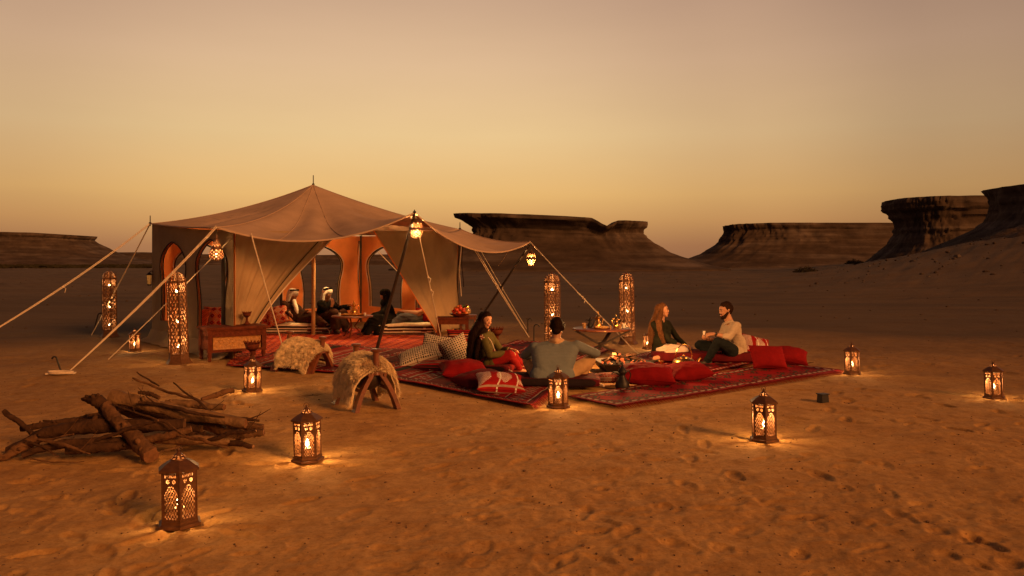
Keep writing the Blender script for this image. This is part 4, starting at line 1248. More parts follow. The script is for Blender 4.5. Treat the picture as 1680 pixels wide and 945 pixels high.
def pat_orange(a, b, A, B, seed=0):
    col = P_blank(a, 'orange'); x = a / A + .13 * seed; y = b / B
    dm = np.abs(tri(x * 1.5) - .5) + np.abs(tri(y * 1.5) - .5)
    put(col, dm < .40, 'bright'); put(col, np.abs(dm - .42) < .04, 'cream'); put(col, dm < .2, 'deep'); put(col, dm < .07, 'cream')
    put(col, (dm > .55) & (((x + y) * 9 % 1 < .3) | ((x - y) * 9 % 1 < .3)), 'cream')
    return col
def pat_camel(a, b, A, B, seed=0):
    """red cushion with white bands, lattice triangles and lines"""
    col = P_blank(a, 'bright'); x = a / A; y = b / B
    lat = ((x * 24 % 1 < .42) != (y * 16 % 1 < .42))
    put(col, (x < .30) & (y > x * 1.2) & lat & (y < .92), 'white')
    put(col, np.abs(x - .40 - .10 * np.sin(y * 3.1)) < .014, 'white')
    put(col, (np.abs(x - .58) < .16) & (np.abs(y - .5) < .38 - np.abs(x - .58) * 1.8) & lat, 'white')
    put(col, (np.abs(x - .56) < .14) & (y > .82) & (y < .95) & (x * 26 % 1 < .6), 'cream')
    put(col, np.abs(x - .80 - .08 * np.sin(y * 3.1)) < .014, 'white')
    put(col, (x > .88) & (np.abs(y - .3) < .14) & lat, 'white'); put(col, (np.abs(y - .04) < .02), 'cream')
    return col
def pat_check(a, b, A, B, seed=0):
    """black and white checked headscarf weave"""
    col = P_blank(a, 'cream'); s_ = .034
    x = a / s_ % 1; y = b / s_ % 1
    col[:] = (.56, .44, .33)
    put(col, (np.abs(x - .5) + np.abs(y - .5) < .42), 'black')
    return col
def pat_stripe(a, b, A, B, seed=0):
    col = P_blank(a, 'red'); q = (b / B * 9) % 1
    put(col, q < .28, 'black'); put(col, (q > .42) & (q < .5), 'cream'); put(col, (q > .7) & (q < .8), 'orange'); put(col, (b / B * 4.5 % 1 > .8), 'deep')
    return col
def pat_stripe2(a, b, A, B, seed=0):
    col = P_blank(a, 'orange'); q = ((a + b) / .035) % 1
    put(col, q < .42, 'deep'); return col
GI = 'patterned cushions inside the tent'
cushion('red cushion with white lattice, arcs and a camel motif at the rug\'s front edge', 820, 640, 9.25, .56, .40, .20, (R(18), R(4), R(8)), pat_camel, n=64, z=.15, seed=2)
cushion('plain dark red cushion right beside the dark haired woman', 760, 602, 10.5, .62, .48, .24, (R(8), 0, R(12)), None, 'red', z=.14)
cushion('flattened plain red cushion under the patterned one', 788, 626, 9.75, .62, .44, .20, (R(6), R(-6), R(35)), None, 'maroon', z=.12)
cushion('low red striped floor cushion in front of the checked pillows', 728, 598, 11.2, .80, .50, .14, (0, 0, R(-8)), pat_stripe, z=.10)
cushion('checked pillow lying lowest, leftmost of the checked three', 688, 576, 11.75, .66, .42, .22, (R(20), R(-16), R(6)), pat_check, n=56, z=.17, seed=5)
cushion('checked pillow standing tall in the middle of the checked three', 714, 562, 12.1, .44, .42, .20, (R(64), R(10), R(-4)), pat_check, n=56, z=.25, seed=6)
cushion('checked pillow leaning behind the dark haired woman, rightmost of the checked three', 749, 567, 11.9, .42, .42, .18, (R(68), R(-22), R(18)), pat_check, n=56, z=.24, seed=7)
cushion('dark red woven cushion standing upright under the fruit table', 757, 541, 13.2, .48, .40, .16, (R(74), 0, R(6)), pat_stripe, z=.24)
cushion('bright red cushion left of the pair on the right rug\'s near edge', 1062, 638, 9.95, .68, .46, .26, (R(12), R(3), R(-6)), z=.15, seed=3)
cushion('darker red cushion right of the pair on the right rug\'s near edge', 1128, 632, 10.3, .56, .42, .22, (R(10), R(-4), R(12)), z=.14, seed=4)
cushion('plump red cushion standing behind the seated man in beige', 1260, 602, 11.3, .52, .36, .22, (R(58), R(3), R(10)), z=.20, seed=8)
cushion('red cushion lying half hidden behind the plump one on the right rug', 1300, 601, 11.9, .44, .36, .22, (R(26), R(10), R(-14)), z=.15, seed=9)
cushion('red cushion with white grid leaning at the beige shirted man\'s back', 1240, 579, 12.5, .48, .40, .18, (R(50), R(14), R(8)), pat_camel, n=48, z=.22, seed=1)
cushion('folded patterned cushion at the grey sweater man\'s right hip', 1000, 641, 10.0, .50, .24, .13, (0, 0, R(6)), pat_diag, n=44, z=.10, seed=4)
cushion('red cushion resting on the striped mattress by the right curtain', 696, 530, 17.0, .42, .34, .2, (R(60), 0, R(-8)), z=.42, group=GI)
cushion('orange and red diamond cushion left of two at the first reclining man', 432, 518, 17.0, .52, .46, .2, (R(66), R(20), R(6)), pat_orange, n=48, z=.44, group=GI, seed=1)
cushion('orange and red diamond cushion touching the first reclining man\'s elbow', 455, 518, 16.9, .50, .44, .2, (R(66), R(-18), R(-4)), pat_orange, n=48, z=.42, group=GI, seed=3)
cushion('red diamond cushion seen through the side window over the chest', 349, 518, 14.9, .40, .40, .16, (R(72), 0, R(-4)), pat_orange, n=44, z=.53, group=GI, seed=2)
cushion('orange striped cushion at the left edge of the side window', 327, 519, 14.7, .36, .42, .16, (R(72), R(8), R(12)), pat_stripe2, n=44, z=.50, group=GI)
# flat seat mattresses
def mattress(label, c, w, dep, t, rz, fn, m=None, z0=.025, name='floor_mattress', group='long seat cushions'):
    nx, ny = 80, 40
    e = empty(name, (c.x, c.y, z0), rz, label, 'mattress', group)
    def ring(k, n_=120):
        # rounded box profile around the mattress
        return None
    prof = [(0, 0), (.5, .0), (.86, .02), (.97, .14), (1.0, .42), (1.0, .62), (.975, .88), (.90, .99), (.6, 1.03), (0, 1.06)]
    na = 96; th = np.linspace(0, 2 * math.pi, na + 1)
    sx = np.sign(np.cos(th)) * np.abs(np.cos(th)) ** .25; sy = np.sign(np.sin(th)) * np.abs(np.sin(th)) ** .25
    pr = []
    for (a, b_), (a2, b2) in zip(prof[:-1], prof[1:]):
        for s_ in np.linspace(0, 1, 5)[:-1]: pr.append((a + (a2 - a) * s_, b_ + (b2 - b_) * s_))
    pr.append(prof[-1])
    X = np.array([[ (w / 2 - dep / 2 * (1 - min(1, p[0]))) * x * (1 if p[0] > 0 else 0) for x in sx] for p in pr])
    Y = np.array([[ (dep / 2 * p[0]) * y for y in sy] for p in pr]); Z = np.array([[t * p[1]] * (na + 1) for p in pr])
    Z = Z + t * .10 * fbm(X * 4, Y * 4, 5, 2) * (Z / t)
    cols = None
    if fn:
        zc = (Z[:-1, :-1] + Z[1:, 1:]) / 2 / t; xc = (X[:-1, :-1] + X[1:, 1:]) / 2; yc = (Y[:-1, :-1] + Y[1:, 1:]) / 2
        cols = fn(xc, yc, zc)
    o = grid_mesh('cover', X, Y, Z, M['print'] if fn else m, cols=cols, base=(0, 0, 0), deg=60)
    o.parent = e
    # tied tassels at the ends
    mb = MB()
    for sgx in (-1, 1):
        for sgy in (-1, 1): mb.tube([(sgx * w * .49, sgy * dep * .45, t * .5), (sgx * (w * .5 + .03), sgy * dep * .47, t * .3), (sgx * (w * .5 + .04), sgy * dep * .47, .01)], [.008, .012, .006], 6)
    tk = mb.build('tassel', M['trimpale'] if fn is not None else M['maroon'], e); tk['kind'] = 'stuff'
    return e
def white_striped(x, y, z):
    col = np.empty(x.shape + (3,)); col[:] = (.74, .62, .47)
    for a, b in ((.12, .24), (.36, .46), (.60, .78)):
        col[(z > a) & (z < b)] = (.035, .016, .016)
    col[(z > .27) & (z < .32)] = (.2, .08, .06)
    return col
def dark_stripes(x, y, z):
    col = np.empty(x.shape + (3,)); col[:] = (.09, .007, .011)
    q = (y / .16) % 1; col[q < .22] = (.022, .012, .014); col[(q > .5) & (q < .58)] = (.2, .015, .015); return col
c1 = G(486, 546); mattress('long white mattress with dark side stripes under the two men in the tent', Vector((c1.x - .05, 17.25, 0)), 1.75, .75, .22, R(0), white_striped, group='white striped mattresses in the tent')
mattress('white mattress with dark side stripes by the right curtain', Vector((-2.28, 17.0, 0)), 1.28, .72, .24, R(0), white_striped, group='white striped mattresses in the tent')
p = G(905, 641); mattress('thin dark red striped mattress under the man in the grey sweater', Vector((.42, 9.9, 0)), 1.35, .62, .10, R(-6), dark_stripes, z0=.045)
mattress('thin dark red striped mattress under the dark haired woman', Vector((-.50, 11.15, 0)), 1.1, .6, .09, R(-14), dark_stripes, z0=.05)
mattress('maroon floor cushion beneath the couple on the right', Vector((3.05, 12.35, 0)), 1.75, .62, .14, R(-4), None, M['maroon'], z0=.03)

# ------------------------------------------------------------------ carved chest with its little burner
def chest():
    cf = G(341, 595); cr_ = G(437, 588)
    ax = Vector((cr_.x - cf.x, cr_.y - cf.y, 0)); wd = ax.length; rz = math.atan2(ax.y, ax.x)
    e = empty('chest', (cf.x, cf.y, 0), rz, 'carved wooden chest with golden front panel in front of the tent', 'chest')
    dp, h = .52, .535
    mb = MB()
    for x in (.035, wd - .035):
        for y in (.035, dp - .035):
            m1 = MB(); m1.box((x, y, .32), (.07, .07, .36)); m1.lathe([(.018, 0), (.03, .02), (.022, .05), (.036, .09), (.03, .14)], (x, y, 0), 12)
            m1.build('leg', M['wood_dark'], e)
    mb = MB(); mb.box((wd / 2, dp / 2, h - .02), (wd + .05, dp + .05, .035)); mb.box((wd / 2, dp / 2, h - .045), (wd + .02, dp + .02, .02)); mb.build('lid', M['wood_dark'], e)
    def carved(P, ux, w, h_, m, nm, seed):
        na, nb = 60, 20; U, V = np.meshgrid(np.linspace(0, 1, na), np.linspace(0, 1, nb))
        n_ = ux.cross(Vector((0, 0, 1)))
        rel = .003 * (np.sin(U * w * 95) * np.sin(V * h_ * 95)) + .004 * fbm(U * w * 40, V * h_ * 40, seed, 2)
        ed = np.minimum(np.minimum(U, 1 - U) * w, np.minimum(V, 1 - V) * h_); rel = np.where(ed < .014, .006, rel)
        X = P.x + ux.x * U * w + n_.x * rel; Y = P.y + ux.y * U * w + n_.y * rel; Z = P.z + V * h_
        o = grid_mesh(nm, X, Y, Z, m, base=(0, 0, 0), deg=30); o.parent = e
    vx = Vector((1, 0, 0)); vy = Vector((0, -1, 0))
    carved(Vector((.07, .012, .395)), vx, wd - .14, .085, M['wood_dark'], 'frieze', 1)
    carved(Vector((.085, .026, .185)), vx, wd - .17, .20, M['wood_gold'], 'carved_panel', 2)
    carved(Vector((.012, dp - .07, .185)), vy, dp - .14, .295, M['wood_dark'], 'side_panel', 3)
    mb = MB(); mb.box((wd / 2, dp / 2 + .01, .33), (wd - .05, dp - .07, .32)); mb.build('box_body', M['wood_dark'], e)
    mb = MB(); mb.box((wd / 2, .022, .165), (wd - .13, .03, .04)); mb.build('rail', M['wood_dark'], e)
    mb = MB(); mb.box((wd / 2, .018, .388), (wd - .13, .03, .014)); mb.build('rail', M['wood_dark'], e)
    return e
chest()
def burner(label, px, py, d, h, name='incense_burner', m='wood_dark', z=None, scale_r=1.0, group='carved incense burners'):
    p = W(px, py, d); 
    if z is not None: p.z = z
    e = empty(name, p, 0, label, name.replace('_', ' '), group)
    r_ = h * .34 * scale_r
    mb = MB(); mb.lathe([(r_ * .75, 0), (r_ * .8, h * .06), (r_ * .45, h * .14), (r_ * .26, h * .32), (r_ * .26, h * .5), (r_ * .40, h * .58)], (0, 0, 0), 14); mb.build('stem', M[m], e)
    mb = MB(); n = 14; pr = [(r_ * .4, h * .57), (r_ * .78, h * .68), (r_ * .92, h * .86)]
    mb.lathe(pr, (0, 0, 0), n, cap=False)
    for k in range(n):
        a = 2 * math.pi * k / n; b_ = 2 * math.pi * (k + 1) / n; c_ = (a + b_) / 2
        mb.add([(math.cos(a) * r_ * .92, math.sin(a) * r_ * .92, h * .86), (math.cos(b_) * r_ * .92, math.sin(b_) * r_ * .92, h * .86), (math.cos(c_) * r_ * 1.1, math.sin(c_) * r_ * 1.1, h)], [(0, 1, 2)])
    o = mb.build('bowl', M[m], e); solid(o, .006)
    mb = MB(); mb.ball((0, 0, h * .72), (r_ * .62, r_ * .62, h * .06), 12); mb.build('ash_bed', M['ash'], e)
    return e
burner('small brass rimmed incense burner standing on the carved chest', 405, 534, 12.9, .21, z=.54)
burner('dark spiked wooden goblet behind the lantern below the chest', 414, 596, 12.1, .36, z=gz(-3.94, 12.1))
burner('reddish goblet burner standing at the back rug near the fruit table', 815, 571, 14.3, .36, z=.03)

# ------------------------------------------------------------------ tables
def ring_table(label, c, r, h, m, leg='post'):
    e = empty('round_table', c, 0, label, 'table')
    mb = MB(); mb.lathe([(r * .96, h - .035), (r, h - .028), (r, h - .006), (r * .97, h), (0.0001, h)], (0, 0, 0), 40); mb.build('tabletop', M[m], e)
    if leg == 'post':
        for k in range(3):
            a = k * 2.094 + .5
            mb = MB(); mb.tube([(math.cos(a) * r * .55, math.sin(a) * r * .55, 0), (math.cos(a) * r * .12, math.sin(a) * r * .12, h * .5), (math.cos(a) * r * .45, math.sin(a) * r * .45, h - .03)], .016, 8); mb.build('leg', M['wood_dark'], e)
    else:
        for k, (x0, y0, x1, y1) in enumerate(((-.42, -.16, .30, .12), (.42, -.16, -.34, .12), (.20, .28, -.15, -.2))):
            mb = MB(); mb.bar((x0 * 1.05, y0, h - .03), (x1 * 1.05, y1, 0.0), .045, .03); mb.build('leg', M['pole_dark'], e)
        mb = MB(); mb.bar((-.05, -.05, h * .46), (.06, .06, h * .46), .03, .04); mb.build('brace', M['pole_dark'], e)
        mb = MB()
        for k in range(20):
            a = 2 * math.pi * k / 20; mb.box((math.cos(a) * r, math.sin(a) * r, h - .017), (.012, .012, .02), Matrix.Rotation(a, 3, 'Z'))
        q = mb.build('rim_stud', M['brass'], e); q['kind'] = 'stuff'
    return e
T1 = W(578, 521, 16.3); ring_table('round orange topped table with coffee pot in the middle of the tent', (T1.x, T1.y, .02), .42, .44, 'wood', 'post')
T2 = W(987, 546, 12.95); ring_table('round tea table on folding crossed legs behind the grey sweater man', (T2.x, T2.y, .02), .47, .46, 'wood', 'cross')

def dallah(label, P, h, m='brass', rz=0.0, group='coffee pots and teapots'):
    e = empty('coffee_pot', P, rz, label, 'coffee pot', group)
    mb = MB(); mb.lathe([(h * .19, 0), (h * .24, h * .03), (h * .26, h * .14), (h * .22, h * .27), (h * .12, h * .42), (h * .10, h * .50), (h * .15, h * .60), (h * .155, h * .63)], (0, 0, 0), 18); mb.build('body', M[m], e)
    mb = MB(); mb.lathe([(h * .158, h * .625), (h * .13, h * .70), (h * .06, h * .78), (h * .03, h * .82), (h * .035, h * .86), (h * .012, h * .92), (h * .018, h * .95), (h * .003, h)], (0, 0, 0), 14); mb.build('lid', M[m], e)
    mb = MB(); mb.tube([(h * .08, 0, h * .52), (h * .22, 0, h * .60), (h * .36, 0, h * .62), (h * .44, 0, h * .56)], [h * .05, h * .045, h * .03, h * .012], 8); mb.build('spout', M[m], e)
    mb = MB(); mb.tube([(-h * .12, 0, h * .58), (-h * .26, 0, h * .66), (-h * .34, 0, h * .52), (-h * .28, 0, h * .30), (-h * .22, 0, h * .18)], h * .022, 8); mb.build('handle', M[m], e)
    return e
def cup(label, P, h=.06, m='glass', group='little cups and glasses', fill=True):
    e = empty('tea_cup', P, 0, label, 'cup', group)
    mb = MB(); mb.lathe([(h * .30, 0), (h * .34, h * .1), (h * .30, h * .3), (h * .44, h), (h * .41, h), (h * .27, h * .32), (h * .25, h * .12), (.0001, h * .12)], (0, 0, 0), 12); mb.build('glass_wall', M[m], e)
    if fill: mb = MB(); mb.lathe([(h * .24, h * .14), (h * .37, h * .75), (.0001, h * .75)], (0, 0, 0), 12); mb.build('tea', M['tea'], e)
    return e
def tray(label, P, r, m='brass', food=True, group=None):
    e = empty('tray', P, 0, label, 'tray')
    mb = MB(); mb.lathe([(r * .8, 0), (r, .012), (r * 1.02, .022), (r * .97, .020), (r * .8, .008), (.0001, .008)], (0, 0, 0), 28); mb.build('dish', M[m], e)
    if food:
        mb = MB(); r_ = random.Random(3)
        for k in range(60):
            a = r_.uniform(0, 6.28); q = r_.random() ** .5 * r * .75; mb.ball((math.cos(a) * q, math.sin(a) * q, .02 + r_.random() * .012), (.016, .011, .010), 6)
        f_ = mb.build('dates', M['food'], e); f_['kind'] = 'stuff'
    return e
z1 = .462
tray('brass tray of sweets on the orange topped table in the tent', (T1.x, T1.y, z1), .26)
dallah('tall brass coffee pot on the tray inside the tent', (T1.x + .03, T1.y, z1 + .022), .30, rz=R(190))
cup('small cup at the left end of the tent\'s table', (T1.x - .22, T1.y - .18, z1), .06, 'white', fill=False)
cup('small cup at the right end of the tent\'s table', (T1.x + .28, T1.y - .12, z1), .06, 'white', fill=False)
z2 = .482
dallah('slim coffee pot standing at the middle of the tea table', (T2.x - .06, T2.y - .02, z2), .27, 'copper', rz=R(150))
dallah('shorter round bellied pot at the right of the tea table', (T2.x + .24, T2.y + .03, z2), .22, 'brass', rz=R(20))
dallah('dark curved teapot at the left of the tea table', (T2.x - .17, T2.y + .15, z2), .19, 'iron', rz=R(180))
tray('copper tray of dates at the centre of the tea table', (T2.x - .02, T2.y - .16, z2), .15, 'copper')
cup('glass of tea at the left edge of the tea table', (T2.x - .29, T2.y - .08, z2), .085)
cup('glass of tea before the round bellied pot', (T2.x + .27, T2.y - .20, z2), .075)
cup('white cup at the right rim of the tea table', (T2.x + .36, T2.y - .02, z2), .07, 'white', fill=False)
cup('small dark cup beside the dates on the tea table', (T2.x + .12, T2.y - .22, z2), .05, 'copper', fill=False)

# fruit table and the little stand beside it
p = W(745, 520, 15.4)
e = empty('side_table', (p.x - .02, p.y, 0), 0, 'dark carved low table piled with fruit by the right curtain', 'table')
mb = MB(); mb.box((0, 0, .475), (.62, .42, .03)); mb.build('tabletop', M['wood_dark'], e)
for sx in (-.27, .27):
    for sy in (-.17, .17): mb = MB(); mb.box((sx, sy, .23), (.045, .045, .46)); mb.build('leg', M['wood_dark'], e)
mb = MB(); mb.box((0, -.185, .41), (.50, .02, .10)); mb.build('apron', M['wood_dark'], e)
mb = MB(); mb.box((0, .185, .41), (.50, .02, .10)); mb.build('apron', M['wood_dark'], e)
e = empty('fruit_bowl', (p.x + .10, p.y - .05, .49), 0, 'wide bowl heaped with red and orange fruit on the dark side table', 'fruit bowl')
mb = MB(); mb.lathe([(.07, 0), (.17, .05), (.20, .075), (.19, .075), (.15, .045), (.0001, .03)], (0, 0, 0), 20); mb.build('bowl', M['brass'], e)
r_ = random.Random(4)
for k in range(14):
    a = k * 2.4; q = .13 * (1 - (k / 14)) ** .5 if k < 12 else .02; s_ = r_.uniform(.036, .048)
    mb = MB(); mb.ball((math.cos(a) * q, math.sin(a) * q, .075 + .010 * k), (s_, s_, s_ * .9), 12)
    mb.build('pomegranate' if k % 3 else 'orange', M['fruit_red'] if k % 3 else M['fruit_orange'], e)
mb = MB()
for k in range(30):
    a = r_.uniform(0, 6.28); b0 = Vector((.05 + math.cos(a) * .05, math.sin(a) * .05, .16 + r_.random() * .05)); d_ = Vector((r_.uniform(-1, 1), r_.uniform(-1, 1), r_.uniform(.1, 1))).normalized() * .06
    s_ = d_.cross(Vector((0, 0, 1))).normalized() * .018; mb.add([b0, b0 + d_ * .5 + s_, b0 + d_, b0 + d_ * .5 - s_], [(0, 1, 2, 3)])
mb.build('leaves', M['leafgreen'], e)
q = W(768, 519, 15.9)
e = empty('stand', (q.x, q.y, 0), 0, 'narrow wooden stand just right of the fruit table', 'stand')
mb = MB(); mb.box((0, 0, .49), (.34, .30, .022)); mb.build('tabletop', M['wood'], e)
for sx in (-.14, .14):
    for sy in (-.12, .12): mb = MB(); mb.box((sx, sy, .24), (.03, .03, .48)); mb.build('leg', M['wood'], e)
mb = MB(); mb.box((0, -.125, .44), (.26, .016, .05)); mb.build('apron', M['wood'], e)
e = empty('glass_jar', (q.x - .02, q.y - .02, .502), 0, 'patterned amber glass jar standing on the narrow stand', 'jar')
mb = MB(); mb.lathe([(.04, 0), (.075, .03), (.08, .09), (.05, .14), (.055, .15)], (0, 0, 0), 14); mb.build('jar_body', M['glass'], e)
mb = MB(); mb.lathe([(.056, .15), (.05, .17), (.012, .19), (.014, .205), (.002, .21)], (0, 0, 0), 12); mb.build('lid', M['brass'], e)

# ------------------------------------------------------------------ brazier, kettle, pots by the fire
FP = G(1022, 612)
e = empty('fire_pit', (FP.x, FP.y, .02), R(8), 'square iron brazier heaped with glowing charcoal between the rugs', 'fire pit')
r_ = random.Random(9)
a_, b_ = .26, .36
mb = MB()
v = [(-a_, -a_, .02), (a_, -a_, .02), (a_, a_, .02), (-a_, a_, .02), (-b_, -b_, .15), (b_, -b_, .15), (b_, b_, .15), (-b_, b_, .15)]
mb.add(v, [(0, 1, 2, 3), (0, 4, 5, 1), (1, 5, 6, 2), (2, 6, 7, 3), (3, 7, 4, 0)])
o = mb.build('pan', M['iron'], e, smooth=False); solid(o, .01)
for sx in (-1, 1):
    for sy in (-1, 1): mb = MB(); mb.box((sx * .22, sy * .22, .01), (.03, .03, .06)); mb.build('foot', M['iron'], e)
mb = MB(); mb.ball((0, 0, .08), (.33, .33, .09), 24); mb.build('ash_bed', M['coal'], e)
for k in range(150):
    a = r_.uniform(0, 6.28); q = r_.random() ** .6 * .30; s_ = r_.uniform(.015, .034)
    hgt = .11 + .10 * (1 - q / .32) + r_.uniform(-.01, .03)
    m_ = ['coal', 'ember', 'coal', 'ember_hot', 'ash', 'ember', 'coal'][r_.randrange(7)]
    mb = MB(); mb.box((math.cos(a) * q, math.sin(a) * q, hgt), (s_ * 1.7, s_ * 1.2, s_), Matrix.Rotation(r_.uniform(0, 3), 3, (r_.random(), r_.random(), 1)), taper=.7)
    mb.build('ember' if 'ember' in m_ else 'charcoal', M[m_], e, smooth=False)
for k in range(7):
    a = r_.uniform(0, 6.28); q0 = Vector((math.cos(a) * .30, math.sin(a) * .30, .15)); q1 = Vector((-math.cos(a + .5) * .2, -math.sin(a + .5) * .2, .25))
    mb = MB(); mb.tube([q0.lerp(q1, t) + Vector((0, 0, .01 * math.sin(t * 5))) for t in np.linspace(0, 1, 6)], [.016, .018, .017, .015, .013, .010], 7, wob=.3, seed=k); mb.build('stick', M['bark_dark'], e)
for (x, y, h) in ((-.13, -.02, .09),):
    mb = MB()
    for k in range(3): mb.lathe([(.001, 0), (.022, h * .25), (.018, h * .5), (.006, h * .85), (.001, h)], (x + .022 * k - .02, y + .01 * k, .19 - .004 * k), 8)
    mb.build('flame', M['flamefire'], e)
FIRE_W = 130
point_lamp(e, .78, FIRE_W, .14, 'fire_light', col=(1.0, 0.46, 0.14))
dallah('soot blackened coffee pot standing in front of the fire', (G(1021, 640).x, G(1021, 640).y, .01), .34, 'iron', rz=R(200))

def kettle():
    p = G(1122, 612); e = empty('kettle', (p.x, p.y, .03), R(14), 'big golden copper kettle with arched handle on the couple\'s rug', 'kettle')
    r = .155
    mb = MB(); mb.lathe([(r * .86, 0), (r * .98, .015), (r * 1.03, .06), (r, .12), (r * .90, .155), (r * .72, .175), (r * .42, .182)], (0, 0, 0), 32); mb.build('body', M['copper'], e)
    mb = MB(); mb.lathe([(r * .46, .180), (r * .44, .192), (r * .2, .203), (.012, .208), (.018, .222), (.010, .234), (.001, .236)], (0, 0, 0), 20); mb.build('lid', M['copper'], e)
    mb = MB(); mb.tube([(r * .92, 0, .05), (r * 1.25, 0, .09), (r * 1.5, 0, .155), (r * 1.62, 0, .17)], [.032, .026, .016, .014], 10); mb.build('spout', M['copper'], e)
    mb = MB()
    mb.tube([(-r * .72, 0, .165)] + [(-math.cos(t) * r * .80, 0, .20 + math.sin(t) * .17) for t in np.linspace(0, math.pi, 14)] + [(r * .72, 0, .165)], .007, 8); mb.build('handle', M['brass'], e)
    return e
kettle()
cup('copper mug standing left of the kettle', (G(1084, 607).x, G(1084, 607).y, .03), .10, 'copper')
p = G(1350, 663); e = empty('box', (p.x, p.y, gz(p.x, p.y)), R(25), 'little dark box half sunk in the sand between two right lanterns', 'box')
mb = MB(); mb.box((0, 0, .045), (.10, .08, .09), taper=.9); mb.build('case', M['iron'], e); mb = MB(); mb.box((.052, 0, .05), (.006, .05, .05)); mb.build('pale_side', M['ash'], e)
mb = MB(); mb.box((0, 0, .094), (.11, .09, .010)); mb.build('lid', M['iron'], e)
p = gg(1318, 599); mb = MB(); mb.tube([(-.16, 0, .01), (-.05, .02, .03), (.06, 0, .02), (.17, .03, .03)], [.008, .012, .010, .005], 6, wob=.3)
mb.tube([(-.05, .02, .03), (-.11, -.05, .05)], [.006, .003], 5); o = mb.build('twig', M['bark_dark']); o.location = p; tag(o, 'broken dark twig on the sand behind the right rug', 'twig')

# ------------------------------------------------------------------ sheepskin camel saddles
def saddle():
    """x runs between the two A frames"""
    e = empty('camel_saddle', (0, 0, 0))
    for k, sx in enumerate((-.34, .34)):
        mb = MB(); mb.lathe([(.060, .40), (.045, .43), (.040, .50), (.038, .60), (.042, .645), (.062, .655), (.066, .672), (.050, .682), (.0001, .684)], (sx, 0, 0), 20); mb.build('post', M['wood'], e)
        for sy in (-1, 1):
            mb = MB(); n = 8
            for i in range(n):
                t0, t1 = i / n, (i + 1) / n
                f_ = lambda t: Vector((sx + (.02 if sx > 0 else -.02) * t, sy * (.035 + .24 * t + .03 * math.sin(t * 3.1)), .44 - .44 * t))
                mb.bar(f_(t0), f_(t1) + (f_(t1) - f_(t0)) * .1, .05, .075 + .05 * t0, up=(1, 0, 0))
            mb.build('leg', M['wood'], e)
    for sy, z in ((-.10, .40), (.10, .40), (-.19, .22), (.19, .22)):
        mb = MB(); mb.tube([(-.40, sy, z), (0, sy, z + .01), (.40, sy, z)], .020, 10); mb.build('side_rail', M['wood'], e)
    mb = MB(); mb.ball((0, 0, .36), (.31, .20, .17), 18); mb.build('pad', M['leather'], e)
    mb = MB(); mb.box((.02, -.225, .22), (.22, .03, .20), Matrix.Rotation(.12, 3, 'X'), taper=.9); mb.ball((.02, -.25, .25), (.03, .012, .03), 8); mb.build('leather_bag', M['leather'], e)
    # fleece: draped skin and its locks of wool
    na, nb = 44, 60; U, V = np.meshgrid(np.linspace(-1, 1, na), np.linspace(-1, 1, nb))
    th = V * 1.0; wy = .17 + .07 * np.abs(V)
    X = U * (.335 + .045 * np.cos(V * 3) + .03 * fbm(V * 3, U * 2, 4, 2)); arm = np.abs(V)
    Y = np.sign(V) * np.interp(arm, [0, .2, .4, .6, 1], [0, .11, .205, .265, .285]); Z = np.interp(arm, [0, .2, .4, .6, 1], [.575, .56, .49, .37, .14])
    Z = Z + .03 * fbm(U * 3, V * 4, 9, 3) - .15 * np.abs(U) ** 5 * (1 - .4 * arm)
    Y = Y + .02 * fbm(U * 4, V * 5, 19, 2)
    skin = solid(grid_mesh('sheepskin', X, Y, Z, M['fleece'], base=(0, 0, 0)), .012, 0); skin.parent = e
    rr = random.Random(11); vs = []; fs = []
    for k in range(30000):
        i = rr.uniform(0, nb - 1.001); j = rr.uniform(0, na - 1.001); i0, j0 = int(i), int(j)
        p_ = Vector((X[i0, j0] + (X[i0, j0 + 1] - X[i0, j0]) * (j - j0), Y[i0, j0] + (Y[i0 + 1, j0] - Y[i0, j0]) * (i - i0), Z[i0, j0] + (Z[i0 + 1, j0] - Z[i0, j0]) * (i - i0)))
        dv = Vector((X[i0 + 1, j0] - X[i0, j0], Y[i0 + 1, j0] - Y[i0, j0], Z[i0 + 1, j0] - Z[i0, j0])); du = Vector((X[i0, j0 + 1] - X[i0, j0], Y[i0, j0 + 1] - Y[i0, j0], Z[i0, j0 + 1] - Z[i0, j0]))
        nn = du.cross(dv)
        if nn.length < 1e-9: continue
        nn.normalize()
        if nn.z < 0 and abs(V[i0, 0]) < .5 or (nn.y * (1 if i0 > nb / 2 else -1) < 0 and abs(V[i0, 0]) >= .5): nn = -nn
        cl = noise.noise_vector(p_ * 13) * 1.3
        down = Vector((cl.x * .8 + U[i0, j0] * .5, cl.y * .5, -.55 + cl.z * .4))
        d = (nn * .9 + down * .75 + Vector((rr.uniform(-1, 1), rr.uniform(-1, 1), rr.uniform(-1, 1))) * .22).normalized()
        L = rr.uniform(.03, .075); s_ = d.cross(Vector((rr.uniform(-1, 1), rr.uniform(-1, 1), .2))).normalized() * rr.uniform(.0022, .0046)
        m_ = p_ + d * L * .6; t_ = p_ + d * L + Vector((cl.y, cl.x, -1)) * L * .35
        b = len(vs); vs += [p_ - s_, p_ + s_, m_ + s_ * .8, m_ - s_ * .8, t_]; fs += [(b, b + 1, b + 2, b + 3), (b + 3, b + 2, b + 4)]
    me = bpy.data.meshes.new('wool'); me.from_pydata([tuple(q) for q in vs], [], fs); me.materials.append(M['fleece'])
    o = bpy.data.objects.new('wool', me); COL.objects.link(o); o.parent = e; o['kind'] = 'stuff'
    return e
s1 = saddle()
p = (G(617, 674) + G(575, 655)) / 2; p = Vector(((-1.42 - 1.72) / 2 + .02, 8.62, 0)); p = W(600, 640, 8.55); p.z = 0
